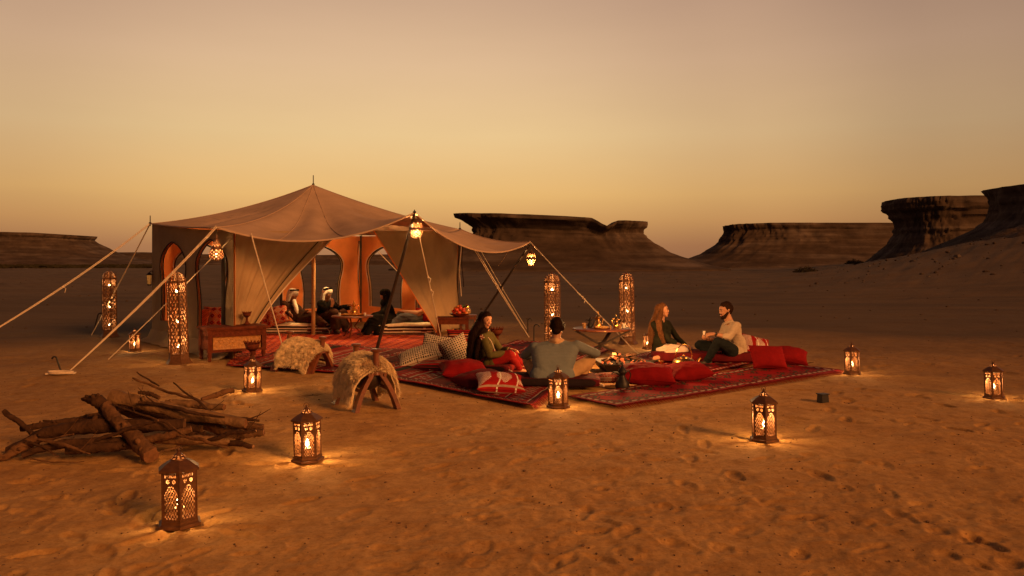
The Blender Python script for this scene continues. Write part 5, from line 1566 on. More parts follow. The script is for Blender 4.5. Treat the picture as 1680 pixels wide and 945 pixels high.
s1.location = (p.x, p.y, gz(p.x, p.y)); s1.scale = (.92, .84, .95); s1.rotation_euler = (0, 0, R(-60)); tag(s1, 'sheepskin covered camel saddle nearest the camera with a turned post in front', 'camel saddle', 'sheepskin camel saddles')
s2 = copy_tree(s1); p = W(497, 600, 11.4); s2.location = (p.x, p.y, gz(p.x, p.y) - .02); s2.rotation_euler = (0, R(6), R(-22)); s2.scale = (.84, .95, .80)
tag(s2, 'second sheepskin saddle lying further back by the tent\'s rug', 'camel saddle', 'sheepskin camel saddles')

# ------------------------------------------------------------------ woodpile: every log a thing of its own
GW = 'logs and branches of the woodpile'
def log(label, pts, rad, m='bark', n=12, knots=2, seed=0, name='log', twigs=0):
    """pts: (px, py, depth); rad in metres"""
    P = [W(*q) for q in pts]
    # resample and roughen
    Q = []; Rr = []; rr = random.Random(seed); N = 22
    L = [0]
    for a, b in zip(P[:-1], P[1:]): L.append(L[-1] + (b - a).length)
    if not hasattr(rad, '__len__'): rad = [rad] * len(P)
    for i in range(N + 1):
        s_ = L[-1] * i / N
        k = max(0, min(len(P) - 2, int(np.searchsorted(L, s_)) - 1)); t = (s_ - L[k]) / max(1e-6, L[k + 1] - L[k])
        q = P[k].lerp(P[k + 1], t); q += Vector(noise.noise_vector(q * 3 + Vector((seed, 0, 0)))) * .034 * min(1, L[-1]) + Vector(noise.noise_vector(q * 9 + Vector((0, seed, 0)))) * .010
        Q.append(q); Rr.append(float(np.interp(s_, L, rad)) * .88 * (1 + .13 * noise.noise(Vector((s_ * 6, seed, 0)))))
    base = Q[N // 2].copy(); base.z = 0
    for i in range(len(Q)): Q[i].z = max(Q[i].z, Rr[i] * .8 + .0)
    mb = MB(); mb.tube([q - base for q in Q], Rr, n, 0, wob=.34, seed=seed, cap=False)
    nv = len(mb.v)
    # sawn or broken ends
    for end, k0 in ((0, 0), (N, N * n)):
        c_ = Q[end] - base + (Q[end] - Q[1 if end == 0 else N - 1]).normalized() * Rr[end] * .12
        b = len(mb.v); mb.v.append(tuple(c_))
        for k in range(n):
            f_ = (b, k0 + (k + 1) % n, k0 + k) if end == 0 else (b, k0 + k, k0 + (k + 1) % n)
            mb.f.append(f_); mb.mi.append(1)
    for k in range(knots):
        i = rr.randrange(3, N - 3); d = Vector((rr.uniform(-1, 1), rr.uniform(-1, .2), rr.uniform(0, 1))).normalized()
        c_ = Q[i] - base; mb.tube([c_, c_ + d * Rr[i] * 1.25, c_ + d * Rr[i] * 1.6], [Rr[i] * .5, Rr[i] * .36, Rr[i] * .22], 7)
    for k in range(twigs):
        i = rr.randrange(4, N - 2); d = Vector((rr.uniform(-1, 1), rr.uniform(-.6, .3), rr.uniform(.1, .8))).normalized()
        c_ = Q[i] - base; mb.tube([c_, c_ + d * .10, c_ + d * .20 + Vector((0, 0, .02))], [Rr[i] * .5, Rr[i] * .35, .002], 5)
    o = mb.build(name, [M[m], M['cutwood'] if m != 'bark_dark' else M['bark']], None, smooth=50)
    o.location = base; tag(o, label, 'log' if name == 'log' else 'branch', GW); return o
log('thickest pale log lying across the top of the woodpile', [(182, 650, 6.9), (290, 676, 6.8), (402, 697, 6.75)], [.070, .062, .050], 'bark_pale', seed=1)
log('long dark log just below the thick pale one', [(178, 668, 7.1), (290, 690, 7.0), (398, 716, 6.8)], [.055, .055, .045], 'bark', seed=2)
log('forked log standing on end and leaning down toward the nearest lantern', [(172, 668, 6.6), (205, 705, 6.4), (246, 750, 6.15)], [.055, .062, .070], 'bark', seed=3, knots=3)
log('gnarled root stump with a pointed spur at the pile\'s upper left', [(134, 655, 6.75), (160, 657, 6.7), (185, 690, 6.6)], [.012, .062, .07], 'bark_dark', seed=4, knots=4)
log('long dark log sweeping from the lower left into the pile', [(8, 742, 6.45), (70, 715, 6.5), (160, 697, 6.5), (300, 700, 6.6)], [.035, .060, .068, .055], 'bark_dark', seed=5, knots=3)
log('splayed root end at the far left foot of the pile', [(-6, 756, 6.2), (22, 742, 6.3), (62, 720, 6.4)], [.02, .045, .05], 'bark', seed=6, knots=5)
log('straight thin stick jutting up at the left of the pile', [(6, 676, 6.75), (30, 693, 6.7), (52, 712, 6.65)], [.024, .024, .022], 'bark_dark', seed=7, knots=0)
log('crooked knobbly branch along the left back of the pile', [(34, 704, 6.75), (80, 695, 6.8), (130, 692, 6.85), (180, 682, 6.9)], [.028, .030, .034, .030], 'bark_dark', seed=8, knots=6)
log('dark log tucked at the bottom front of the pile', [(106, 742, 6.25), (170, 735, 6.3), (236, 728, 6.4)], [.032, .044, .038], 'bark_dark', seed=9)
log('bent log resting on the ground at the left front', [(34, 750, 6.2), (100, 731, 6.3), (180, 722, 6.4), (250, 725, 6.45)], [.026, .040, .040, .03], 'bark_dark', seed=10)
log('short log pointing right out of the middle of the pile', [(225, 724, 6.35), (270, 716, 6.35), (316, 705, 6.4)], [.034, .036, .030], 'bark', seed=11)
log('pale smooth log lying flat at the lower right of the pile', [(250, 720, 6.45), (320, 722, 6.45), (385, 724, 6.5)], [.038, .042, .036], 'bark_pale', seed=12)
log('broken reddish log end at the far right of the pile', [(352, 722, 6.5), (395, 714, 6.5), (434, 708, 6.5)], [.026, .036, .034], 'bark', seed=13, knots=4)
log('dark flat log under the right end of the pile', [(300, 712, 6.7), (360, 722, 6.55), (418, 730, 6.4)], [.03, .036, .02], 'bark_dark', seed=14)
log('medium log half hidden in the right middle of the pile', [(240, 690, 7.2), (330, 694, 7.1), (432, 703, 7.0)], [.045, .045, .036], 'bark', seed=15)
log('thick branch stub at the upper right behind the pale log', [(270, 662, 7.5), (320, 665, 7.5), (368, 670, 7.4)], [.036, .042, .032], 'bark_pale', seed=16)
log('upper one of two thin crooked branches poking up behind the pile', [(224, 612, 7.9), (242, 622, 7.9), (262, 634, 7.8)], [.008, .010, .008], 'bark_dark', seed=17, n=7, knots=2, name='branch')
log('lower one of two thin crooked branches poking up behind the pile', [(220, 622, 7.7), (262, 638, 7.7), (300, 652, 7.6), (350, 664, 7.5)], [.010, .014, .016, .013], 'bark', seed=18, n=7, name='branch')
log('slender dark branch crossing the pile\'s top right', [(284, 628, 7.3), (318, 652, 7.2), (340, 672, 7.1), (388, 692, 6.9)], [.007, .011, .012, .014], 'bark_dark', seed=19, n=7, name='branch', twigs=1)
log('short black stub between the thin branches', [(226, 644, 7.5), (244, 645, 7.5), (262, 652, 7.5)], [.014, .026, .02], 'bark_dark', seed=20, name='log', knots=3)
log('lone chunk of bark lying on the sand right of the thin branches', [(330, 655, 7.8), (355, 648, 7.9), (384, 640, 8.0)], [.02, .032, .026], 'bark', seed=21)
log('thin pale root trailing right of the pile', [(390, 694, 6.9), (408, 698, 6.9), (432, 700, 6.9)], [.020, .012, .008], 'bark', seed=22, n=7, name='branch')
log('curved twig lying on the sand in front of the pile', [(48, 754, 6.2), (90, 759, 6.15), (140, 757, 6.15)], [.006, .007, .004], 'bark', seed=23, n=6, knots=0, name='branch')
log('bare splinter of wood at the nearest lantern\'s roof', [(262, 742, 6.4), (276, 738, 6.4), (296, 733, 6.4)], [.006, .012, .005], 'bark_pale', seed=24, n=6, knots=0, name='branch')
r9 = random.Random(31)
EXTRA = ['bent twig low on the left of the woodpile', 'thin branch slanting over the dark front logs', 'short forked stick by the root end', 'twisted branch behind the forked log',
 'slim branch lying along the thick pale log', 'curved branch at the back right of the pile', 'broken stick poking out beneath the pale flat log', 'snapped twig on top of the right end of the pile',
 'gnarled branch arching over the pile\'s middle', 'dry twig leaning on the bent log', 'knotty branch at the pile\'s back left', 'crossed stick near the reddish log end']
EP = [((30, 735), (120, 712), 6.3), ((150, 728), (262, 690), 6.3), ((40, 722), (95, 748), 6.25), ((120, 688), (240, 668), 7.0), ((230, 662), (372, 684), 6.7), ((300, 676), (408, 700), 7.1),
      ((290, 716), (375, 736), 6.3), ((350, 694), (426, 690), 6.8), ((185, 662), (300, 712), 6.5), ((60, 722), (150, 745), 6.2), ((70, 690), (190, 700), 7.0), ((330, 726), (420, 706), 6.4)]
for k_, (lb_, (a_, b_, d_)) in enumerate(zip(EXTRA, EP)):
    m_ = ((a_[0] + b_[0]) / 2, (a_[1] + b_[1]) / 2 - r9.uniform(2, 9), d_)
    q_ = r9.uniform(.011, .024)
    log(lb_, [(*a_, d_ + .05), m_, (*b_, d_ - .05)], [q_ * .7, q_, q_ * .45], ['bark', 'bark_dark', 'bark_dark'][k_ % 3], seed=40 + k_, n=8, name='branch', knots=2, twigs=1)
log('middle log seen in the dark gap of the pile', [(220, 705, 6.8), (280, 700, 6.8), (330, 706, 6.8)], [.04, .042, .036], 'bark_dark', seed=25)

# ------------------------------------------------------------------ people
class Fig:
    """a body as overlapping tapered capsules, fused into one continuous surface"""
    def __init__(s): s.pr = []
    def cap(s, a, b, ra, rb, t): s.pr.append((Vector(a), Vector(b), ra, rb, t)); return s
    def ball(s, c, r, t): return s.cap(c, c, r, r, t)
    def limb(s, pts, rs, t):
        for i in range(len(pts) - 1): s.cap(pts[i], pts[i + 1], rs[i], rs[i + 1], t)
        return s
    def mesh(s, voxel, smooth=4):
        mb = MB()
        for a, b, ra, rb, t in s.pr:
            d = b - a; L = d.length; ax = d.normalized() if L > 1e-5 else Vector((0, 0, 1))
            n = 14 if max(ra, rb) > .03 else 9; m = 5 if max(ra, rb) > .03 else 3
            prof = []
            for i in range(m): q = math.pi / 2 * (1 - i / m); prof.append((math.cos(q) * ra + 1e-5, -math.sin(q) * ra))
            prof.append((ra, 0))
            prof.append((rb, L))
            for i in range(1, m + 1): q = math.pi / 2 * i / m; prof.append((math.cos(q) * rb + 1e-5, L + math.sin(q) * rb))
            mb.lathe(prof, a, n, axis=ax)
        o = mb.build('tmp', M['skin'])
        r_ = o.modifiers.new('r', 'REMESH'); r_.mode = 'VOXEL'; r_.voxel_size = voxel
        sm = o.modifiers.new('s', 'SMOOTH'); sm.factor = .5; sm.iterations = smooth
        dg = bpy.context.evaluated_depsgraph_get()
        me = bpy.data.meshes.new_from_object(o.evaluated_get(dg)); me.name = 'body'
        old = o.data; bpy.data.objects.remove(o); bpy.data.meshes.remove(old)
        return me
    def tags(s, pts):
        best = np.full(len(pts), 1e9); idx = np.zeros(len(pts), int); names = []
        for k, (a, b, ra, rb, t) in enumerate(s.pr):
            if t not in names: names.append(t)
            a_ = np.array(a); d = np.array(b) - a_; L = d @ d
            q = np.clip(((pts - a_) @ d) / L, 0, 1) if L > 1e-9 else np.zeros(len(pts))
            dist = np.linalg.norm(pts - a_ - q[:, None] * d, axis=1) - (ra + (rb - ra) * q)
            m = dist < best; best[m] = dist[m]; idx[m] = names.index(t)
        return names, idx
    def finish(s, name, label, cat, voxel=.0065, smooth=5, parent=None, folds=('cloth',), group=None, amp=.0085, mats={}):
        me = s.mesh(voxel, smooth); n = len(me.vertices)
        co = np.empty(n * 3); me.vertices.foreach_get('co', co); co = co.reshape(-1, 3)
        nm = np.empty(n * 3); me.vertex_normals.foreach_get('vector', nm); nm = nm.reshape(-1, 3)
        names, vi = s.tags(co)
        isc = np.array([t not in ('skin', 'skin2', 'lips', 'eye', 'teeth') and not t.startswith('hair') for t in names])[vi]
        f_ = .9 * fbm(co[:, 0] * 5 + co[:, 2] * 3 + co[:, 1] * 2, co[:, 1] * 5 - co[:, 2] * 4, 3, 2) + .55 * np.abs(fbm(co[:, 0] * 6 + co[:, 2] * 14, co[:, 1] * 6 + co[:, 2] * 12 - co[:, 0] * 5, 8, 2))
        ish = np.array([t.startswith('hair') for t in names])[vi]
        g_ = fbm(co[:, 0] * 60 + co[:, 1] * 20, co[:, 2] * 22, 5, 2)
        co += nm * (isc * f_ * amp * 2.4 + ish * g_ * .008)[:, None]
        fc = np.empty(len(me.polygons) * 3); me.polygons.foreach_get('center', fc)
        _, fi = s.tags(fc.reshape(-1, 3))
        me.materials.clear()
        for t in names: me.materials.append(M[mats.get(t, t)])
        me.polygons.foreach_set('material_index', fi.astype(np.int32)); me.polygons.foreach_set('use_smooth', [True] * len(me.polygons))
        off = np.array([co[:, 0].mean(), co[:, 1].mean(), 0]) if parent is None else np.array(parent.location)
        me.vertices.foreach_set('co', (co - off).ravel()); me.update()
        o = bpy.data.objects.new(name, me); COL.objects.link(o); me.name = name
        if parent is None: o.location = off; tag(o, label, cat, group)
        else: o.parent = parent
        return o
def frame(f, u):
    f = Vector(f).normalized(); u = Vector(u); u = (u - f * u.dot(f)).normalized(); r = f.cross(u); return f, u, r
def head(F_, c, f, u=(0, 0, 1), s=1.0, skin='skin', neck=None, smile=True, neckskin=None):
    f, u, r = frame(f, u); P = lambda a, b, d: Vector(c) + (f * a + r * b + u * d) * s
    F_.cap(P(-.025, 0, .030), P(.018, 0, .030), .084 * s, .078 * s, skin)         # skull
    F_.cap(P(.030, 0, .0), P(.034, 0, -.055), .066 * s, .050 * s, skin)            # face
    F_.cap(P(.045, 0, -.085), P(.056, 0, -.094), .034 * s, .022 * s, skin)         # chin
    for q in (-1, 1):
        F_.cap(P(.0, q * .048, -.045), P(.045, q * .016, -.085), .024 * s, .022 * s, skin)   # jaw
        F_.ball(P(.066, q * .036, -.020), .022 * s, skin)                          # cheek
        F_.cap(P(.084, q * .014, .030), P(.074, q * .046, .030), .010 * s, .008 * s, skin)   # brow ridge
        F_.cap(P(-.005, q * .078, -.004), P(-.012, q * .086, .022), .012 * s, .014 * s, skin) # ear
        F_.ball(P(.0815, q * .031, .012), .0105 * s, 'eye')
        F_.cap(P(.091, q * .018, .034), P(.081, q * .048, .036), .0055 * s, .004 * s, 'hair_black')
    F_.cap(P(.088, 0, .022), P(.101, 0, -.018), .008 * s, .0115 * s, skin)          # nose
    for q in (-1, 1): F_.ball(P(.094, q * .011, -.022), .0095 * s, skin)
    F_.cap(P(.089, -.018, -.050), P(.089, .018, -.050), .007 * s, .0075 * s, 'lips')
    F_.cap(P(.087, -.015, -.061), P(.087, .015, -.061), .0075 * s, .008 * s, 'lips')
    if smile: F_.cap(P(.0915, -.014, -.0555), P(.0915, .014, -.0555), .0045 * s, .0045 * s, 'teeth')
    if neck is not None: F_.cap(P(-.015, 0, -.05), neck, .056 * s, .064 * s, neckskin or skin)
    return P
def hand(F_, w, d, n, curl=.6, skin='skin', s=1.0, side=1):
    """w wrist, d pointing direction, n palm normal (towards the palm side)"""
    d, n2, r = frame(d, n); P = lambda a, b, c_: Vector(w) + (d * a + r * b * side + n2 * c_) * s
    for b in (-.026, -.009, .009, .026): F_.cap(P(.0, b * .7, 0), P(.075, b, 0), .017 * s, .013 * s, skin)
    for b, L in ((-.030, .066), (-.010, .078), (.010, .072), (.029, .056)):
        a0 = P(.078, b, 0); a1 = P(.078 + L * .5 * math.cos(curl * .6), b * 1.1, L * .5 * math.sin(curl * .6))
        a2 = a1 + (P(math.cos(curl * 1.6), 0, math.sin(curl * 1.6)) - Vector(w)) / s * L * .5 * s
        F_.limb([a0, a1, a2], [.0105 * s, .0095 * s, .0075 * s], skin)
    F_.limb([P(.018, -.026, .0), P(.045, -.056, .014), P(.070, -.062, .026)], [.015 * s, .0115 * s, .0095 * s], skin)
def foot(F_, ank, d, m, L=.20, r=.036, skinfoot=False):
    d = Vector(d).normalized(); ank = Vector(ank)
    F_.cap(ank - d * .04 + Vector((0, 0, -.03)), ank + d * L * .6 + Vector((0, 0, -.04)), r, r * .85, m)
    F_.cap(ank + d * L * .6 + Vector((0, 0, -.042)), ank + d * L * .82 + Vector((0, 0, -.048)), r * .85, r * .6, m)
def torso(F_, hL, hR, sL, sR, m, r0=.115, r1=.105, pm=None):
    hL, hR, sL, sR = map(Vector, (hL, hR, sL, sR)); hc = (hL + hR) / 2; sc_ = (sL + sR) / 2
    F_.cap(hL, hR, r0, r0, pm or m)
    up = (sc_ - hc).normalized()
    for k in range(7):
        t = k / 6; w_ = abs(2 * t - 1)
        a2 = hL.lerp(hR, .5 + (t - .5) * .55); b2 = sL.lerp(sR, .5 + (t - .5) * .80) - up * (.035 + .01 * w_); mid = a2.lerp(b2, .45)
        F_.cap(a2, mid, r0 * .98, r1 * .95, m); F_.cap(mid, b2, r1 * .95, r1 * (.80 - .12 * w_), m)
    F_.cap(sL, sR, .056, .056, m)
    for k in range(9):      # rungs that even out the back and chest
        t = .06 + .84 * k / 8; wd = .275 + .125 * t; c_ = hc.lerp(sc_, t) - up * .03 * t; dl = (hR - hL).lerp(sR - sL, t) * wd
        rr_ = (r0 + (r1 - r0) * min(1, t * 2)) * (1 if t < .6 else 1 - .5 * (t - .6))
        F_.cap(c_ - dl, c_ + dl, rr_ * .985, rr_ * .985, m)
    for s_ in (sL, sR):   # slope from the neck to the shoulder
        F_.cap(sc_ + up * .045, s_.lerp(sc_, .25) + up * .004, .048, .052, m)
def hairstrands(name, parent, m, roots, guide, n=120, r=.0055, seed=0, seg=9):
    """roots(k)->point on scalp; guide(p,t,k)->offset along the fall"""
    rr = random.Random(seed); mb = MB()
    for k in range(n):
        pts = guide(k / n, rr, seg)
        mb.tube(pts, [r * (1 - .55 * i / (len(pts) - 1)) for i in range(len(pts))], 5, flat=.6)
    return mb.build(name, M[m], parent, world=True, smooth=60)

# --- the man in the grey sweater, seen from behind
f = Fig(); d0 = 9.75
hL, hR = W(886, 616, d0), W(926, 616, d0); sL, sR = W(877, 569, d0 + .08), W(945, 567, d0 + .08)
torso(f, hL, hR, sL, sR, 'greysweater', .128, .125)
f.cap((hL + hR) / 2 + Vector((0, 0, -.01)), (hL + hR) / 2 + Vector((0, .05, -.01)), .14, .14, 'greysweater')
hd = W(914, 539, d0 + .10); nk = W(912, 560, d0 + .07)
P = head(f, hd, (.22, 1, -.18), (0.08, 0, 1), .99, 'skin2', nk)
f.limb([nk + Vector((-.07, .02, .0)), nk + Vector((0, -.055, .012)), nk + Vector((.075, .02, .0))], [.038, .036, .038], 'scarf')
f.cap(nk + Vector((-.05, .05, -.01)), nk + Vector((.05, .06, -.02)), .038, .038, 'scarf')
# arms resting over the raised knees
eL, wL = W(861, 583, d0 + .24), W(886, 592, d0 + .50); eR, wR = W(979, 580, d0 + .28), W(962, 589, d0 + .52)
f.limb([sL, sL.lerp(eL, .5), eL], [.066, .058, .050], 'greysweater'); f.limb([eL, wL], [.048, .036], 'greysweater')
f.limb([sR, sR.lerp(eR, .5), eR], [.066, .058, .050], 'greysweater'); f.limb([eR, wR], [.048, .036], 'greysweater')
hand(f, wL, (.55, .8, -.2), (.2, 0, -1), .8, 'skin2', 1, -1); hand(f, wR, (-.55, .8, -.2), (-.2, 0, -1), .8, 'skin2', 1, 1)
kL, aL = W(866, 594, d0 + .38), W(880, 628, d0 + .30); kR, aR = W(968, 592, d0 + .36), W(946, 631, d0 + .22)
f.limb([hL + Vector((-.02, .05, 0)), kL], [.10, .068], 'tan'); f.limb([kL, aL], [.064, .048], 'tan')
f.limb([hR + Vector((.04, .05, 0)), kR], [.10, .070], 'tan'); f.limb([kR, aR], [.066, .050], 'tan')
foot(f, aL, (.2, 1, 0), 'shoe'); foot(f, aR, (.1, 1, 0), 'shoe')
man = f.finish('person', 'man in grey blue sweater and sand scarf, sitting with his back to the camera', 'person', group=None, smooth=12, amp=.005)
g = Fig()
g.cap(P(-.050, 0, .045), P(.010, 0, .060), .088, .080, 'hair_black'); g.cap(P(-.055, 0, .0), P(-.060, 0, -.02), .080, .062, 'hair_black')
for q in (-1, 1): g.cap(P(-.03, q * .045, .02), P(.01, q * .06, .055), .055, .04, 'hair_black')
for k in range(60):
    a = rnd.uniform(0, 6.28); b = rnd.uniform(-.2, 1.4); v_ = Vector((math.cos(a) * math.cos(b), math.sin(a) * math.cos(b), math.sin(b)))
    c_ = P(-.03, 0, .045)
    if (v_.dot(Vector((.22, 1, 0)).normalized()) > .45 and v_.z < .6): continue
    g.ball(c_ + v_ * .082, .017, 'hair_black')
g.finish('hair', None, None, voxel=.007, smooth=2, parent=man)

# --- dark haired woman in olive shirt and red trousers, on the left of the fire
f = Fig()
hn, hf = W(785, 601, 11.05), W(794, 598, 11.32); sn_, sf = W(792, 554, 10.98), W(804, 551, 11.32)
torso(f, hn, hf, sn_, sf, 'olive', .112, .092, 'olive')
nk = W(796, 546, 11.17); hd = W(797, 526, 11.12)
P = head(f, hd, (.62, -.70, -.10), (.12, 0, 1), .93, 'skin', nk)
en, wn = W(803, 583, 10.86), W(832, 579, 11.00); ef, wf = W(822, 576, 11.38), W(838, 573, 11.22)
f.limb([sn_, sn_.lerp(en, .5), en], [.056, .052, .048], 'olive'); f.limb([en, en.lerp(wn, .75)], [.048, .040], 'olive'); f.limb([en.lerp(wn, .7), wn], [.028, .022], 'skin')
f.limb([sf, ef], [.056, .045], 'olive'); f.limb([ef, ef.lerp(wf, .7)], [.042, .036], 'olive'); f.limb([ef.lerp(wf, .6), wf], [.028, .022], 'skin')
hand(f, wn, (1, .25, .15), (0, .3, -1), .7, 'skin', .92, 1); hand(f, wf, (1, -.3, -.1), (0, -.2, -1), .6, 'skin', .92, -1)
kn, an = W(836, 582, 10.98), W(852, 604, 11.22); kf, af = W(842, 580, 11.32), W(856, 597, 11.50)
f.limb([hn + Vector((.03, 0, -.01)), hn.lerp(kn, .55), kn], [.108, .092, .066], 'trouser_red'); f.limb([kn, an], [.062, .044], 'trouser_red')
f.limb([hf + Vector((.03, 0, 0)), kf], [.098, .064], 'trouser_red'); f.limb([kf, af], [.060, .043], 'trouser_red')
foot(f, an + Vector((.01, 0, -.0)), (.9, .35, -.1), 'skin', .19, .030); foot(f, af, (.9, .3, -.1), 'skin', .19, .030)
# shirt front falling open over the lap
f.limb([W(805, 590, 10.98), W(806, 612, 10.90)], [.055, .040], 'olive'); f.limb([W(798, 595, 10.95), W(798, 612, 10.9)], [.05, .045], 'olive')
woman = f.finish('person', 'smiling dark haired woman in olive shirt and red trousers looking to the camera\'s right', 'person')
g = Fig(); H = 'hair_black'
g.cap(P(-.045, 0, .045), P(.000, 0, .066), .088, .074, H)
for q in (-1, 1):
    g.limb([P(.045, q * .030, .085), P(.012, q * .074, .045), P(-.012, q * .082, -.02), P(-.03, q * .085, -.10)], [.020, .026, .030, .036], H)
back = [P(-.06, 0, .0), W(779, 548, 11.05), W(774, 575, 11.02), W(772, 594, 11.0)]
g.limb(back, [.085, .085, .080, .050], H)
g.limb([P(-.03, -.085, -.06), W(786, 560, 10.95), W(781, 586, 10.92)], [.040, .045, .028], H)
g.limb([P(-.02, .085, -.06), W(806, 556, 11.30), W(809, 572, 11.3)], [.036, .042, .024], H)
hr = g.finish('hair', None, None, voxel=.008, smooth=3, parent=woman)
def fall(lst, w0, w1):
    def guide(t, rr, seg):
        off = Vector((rr.uniform(-1, 1), rr.uniform(-1, 1), rr.uniform(-.4, .4)))
        if off.length > 1: off.normalize()
        k0 = rr.uniform(0, .25); pts = []
        n_ = len(lst) - 1; ph = rr.uniform(0, 6.28); am = rr.uniform(.004, .014)
        for i in range(seg + 1):
            s_ = (k0 + (1.06 - k0) * i / seg) * n_; j = min(n_ - 1, int(s_)); q = lst[j].lerp(lst[j + 1], s_ - j)
            w_ = w0 + (w1 - w0) * i / seg
            pts.append(q + off * w_ + Vector((math.sin(ph + i * 1.1), math.cos(ph + i), 0)) * am)
        return pts
    return guide
hairstrands('hair_strands', woman, H, None, fall(back, .088, .07), 150, .006, 1)['kind'] = 'stuff'
# embroidered shoulder patch, braid trim and wrist bangles
mb = MB()
for k in range(16): a = k * 2.4; q = .032 * (k / 16) ** .5; mb.ball(sn_ + Vector((-.01 + math.cos(a) * q, -.066 + .01 * q, .015 + math.sin(a) * q)), .0085, 6, k % 2)
mb.build('embroidery', [M['red'], M['trimpale']], woman, world=True)
mb = MB(); mb.tube([W(797, 549, 11.04), W(806, 560, 11.02), W(812, 576, 11.02)], .006, 6); mb.build('shirt_trim', M['trimpale'], woman, world=True)
mb = MB()
for k in range(3):
    c_ = wn.lerp(en, .12 + .1 * k); dd = (wn - en).normalized(); x_ = dd.cross(Vector((0, 0, 1))).normalized(); y_ = dd.cross(x_)
    mb.tube([c_ + x_ * math.cos(t) * .029 + y_ * math.sin(t) * .029 for t in np.linspace(0, 6.283, 13)], .004, 5, cap=False)
mb.build('bangle', M['brass'], woman, world=True)

# --- fair haired woman by the right tall lantern
f = Fig()
hn, hf = W(1082, 574, 12.45), W(1094, 572, 12.75); sn_, sf = W(1074, 532, 12.42), W(1095, 531, 12.78)
torso(f, hn, hf, sn_, sf, 'darkgreen', .112, .092)
f.cap(W(1080, 560, 12.45), W(1086, 580, 12.45), .11, .115, 'darkgreen')
nk = W(1084, 526, 12.6); hd = W(1087, 510, 12.6)
P = head(f, hd, (.90, -.30, .12), (-.05, 0, 1), .93, 'skin', nk)
en, wn = W(1096, 556, 12.35), W(1116, 567, 12.45); ef, wf = W(1112, 556, 12.8), W(1126, 566, 12.65)
f.limb([sn_, sn_.lerp(en, .5), en], [.056, .052, .042], 'darkgreen'); f.limb([en, en.lerp(wn, .5)], [.042, .036], 'darkgreen'); f.limb([en.lerp(wn, .45), wn], [.028, .021], 'skin')
f.limb([sf, ef], [.054, .042], 'darkgreen'); f.limb([ef, wf], [.040, .024], 'darkgreen')
hand(f, wn, (1, 0, -.15), (0, .3, -1), .35, 'skin', .92, 1); hand(f, wf, (.6, -.5, -.3), (0, 0, -1), .4, 'skin', .92, -1)
kn, an = W(1121, 577, 12.32), W(1074, 588, 12.12); kf, af = W(1128, 578, 12.65), W(1085, 592, 12.5)
f.limb([hn + Vector((.02, -.02, 0)), hn.lerp(kn, .6), kn], [.112, .098, .080], 'offwhite')
f.limb([hf, kf], [.098, .078], 'offwhite'); f.limb([kn, kn.lerp(an, .55)], [.080, .070], 'offwhite')
f.limb([kn.lerp(an, .5), an], [.050, .034], 'skin'); f.limb([kf, af], [.050, .034], 'skin')
foot(f, an, (-1, -.1, -.05), 'shoe', .19, .030); foot(f, af, (-1, -.2, 0), 'shoe', .19, .030)
fair = f.finish('person', 'woman with long fair hair, dark green blouse and white skirt facing her companion', 'person')
g = Fig(); H = 'hair_blond'
g.cap(P(-.045, 0, .045), P(-.002, 0, .066), .087, .074, H)
for q in (-1, 1): g.limb([P(.040, q * .028, .085), P(.006, q * .074, .045), P(-.018, q * .080, -.02), P(-.03, q * .080, -.10)], [.018, .026, .030, .032], H)
backh = [P(-.055, 0, 0), W(1072, 530, 12.5), W(1069, 550, 12.45), W(1066, 566, 12.4)]
g.limb(backh, [.078, .060, .045, .022], H)
fronth = [P(-.02, .080, -.02), W(1080, 528, 12.33), W(1083, 545, 12.30), W(1088, 560, 12.28)]
g.limb(fronth, [.040, .040, .036, .018], H)
g.finish('hair', None, None, voxel=.008, smooth=3, parent=fair)
hairstrands('hair_strands', fair, H, None, fall(backh, .078, .03), 90, .005, 2)['kind'] = 'stuff'
hairstrands('hair_strands', fair, H, None, fall(fronth, .045, .028), 80, .005, 3)['kind'] = 'stuff'
mb = MB(); mb.ball(P(-.0, .088, -.03), (.006, .006, .011), 8); mb.build('earring', M['brass'], fair, world=True)

# --- bearded man in the beige shirt
f = Fig()
hn, hf = W(1207, 579, 12.15), W(1203, 577, 12.46); sn_, sf = W(1208, 535, 12.10), W(1192, 534, 12.48)
torso(f, hn, hf, sn_, sf, 'beige', .122, .110)
f.cap(W(1210, 560, 12.2), W(1212, 578, 12.25), .12, .125, 'beige')
nk = W(1196, 527, 12.28); hd = W(1190, 510, 12.26)
P = head(f, hd, (-.93, -.28, -.12), (.0, 0, 1), .99, 'skin', nk)
f.limb([nk + Vector((.06, -.05, -.02)), nk + Vector((.02, -.075, .01)), nk + Vector((-.06, -.04, -.03))], [.022, .018, .018], 'beige')
en, wn = W(1196, 553, 11.98), W(1171, 548, 12.05); ef, wf = W(1180, 556, 12.5), W(1163, 557, 12.22)
f.limb([sn_, sn_.lerp(en, .5), en], [.066, .060, .052], 'beige'); f.limb([en, en.lerp(wn, .25)], [.052, .050], 'beige'); f.limb([en.lerp(wn, .2), wn], [.038, .026], 'skin')
f.limb([sf, ef], [.062, .050], 'beige'); f.limb([ef, ef.lerp(wf, .3)], [.048, .046], 'beige'); f.limb([ef.lerp(wf, .2), wf], [.038, .026], 'skin')
hand(f, wn, (-1, .1, -.05), (0, .5, -1), .9, 'skin', 1.0, 1); hand(f, wf, (-.8, -.4, .15), (0, .2, 1), .9, 'skin', 1.0, 1)
kn, an = W(1178, 561, 11.92), W(1160, 592, 12.02); kf, af = W(1148, 566, 12.45), W(1178, 589, 12.30)
f.limb([hn + Vector((-.02, 0, -.01)), hn.lerp(kn, .5), kn], [.116, .10, .076], 'jeans'); f.limb([kn, an], [.070, .050], 'jeans')
f.limb([hf, hf.lerp(kf, .5), kf], [.11, .095, .076], 'jeans'); f.limb([kf, af], [.068, .05], 'jeans')
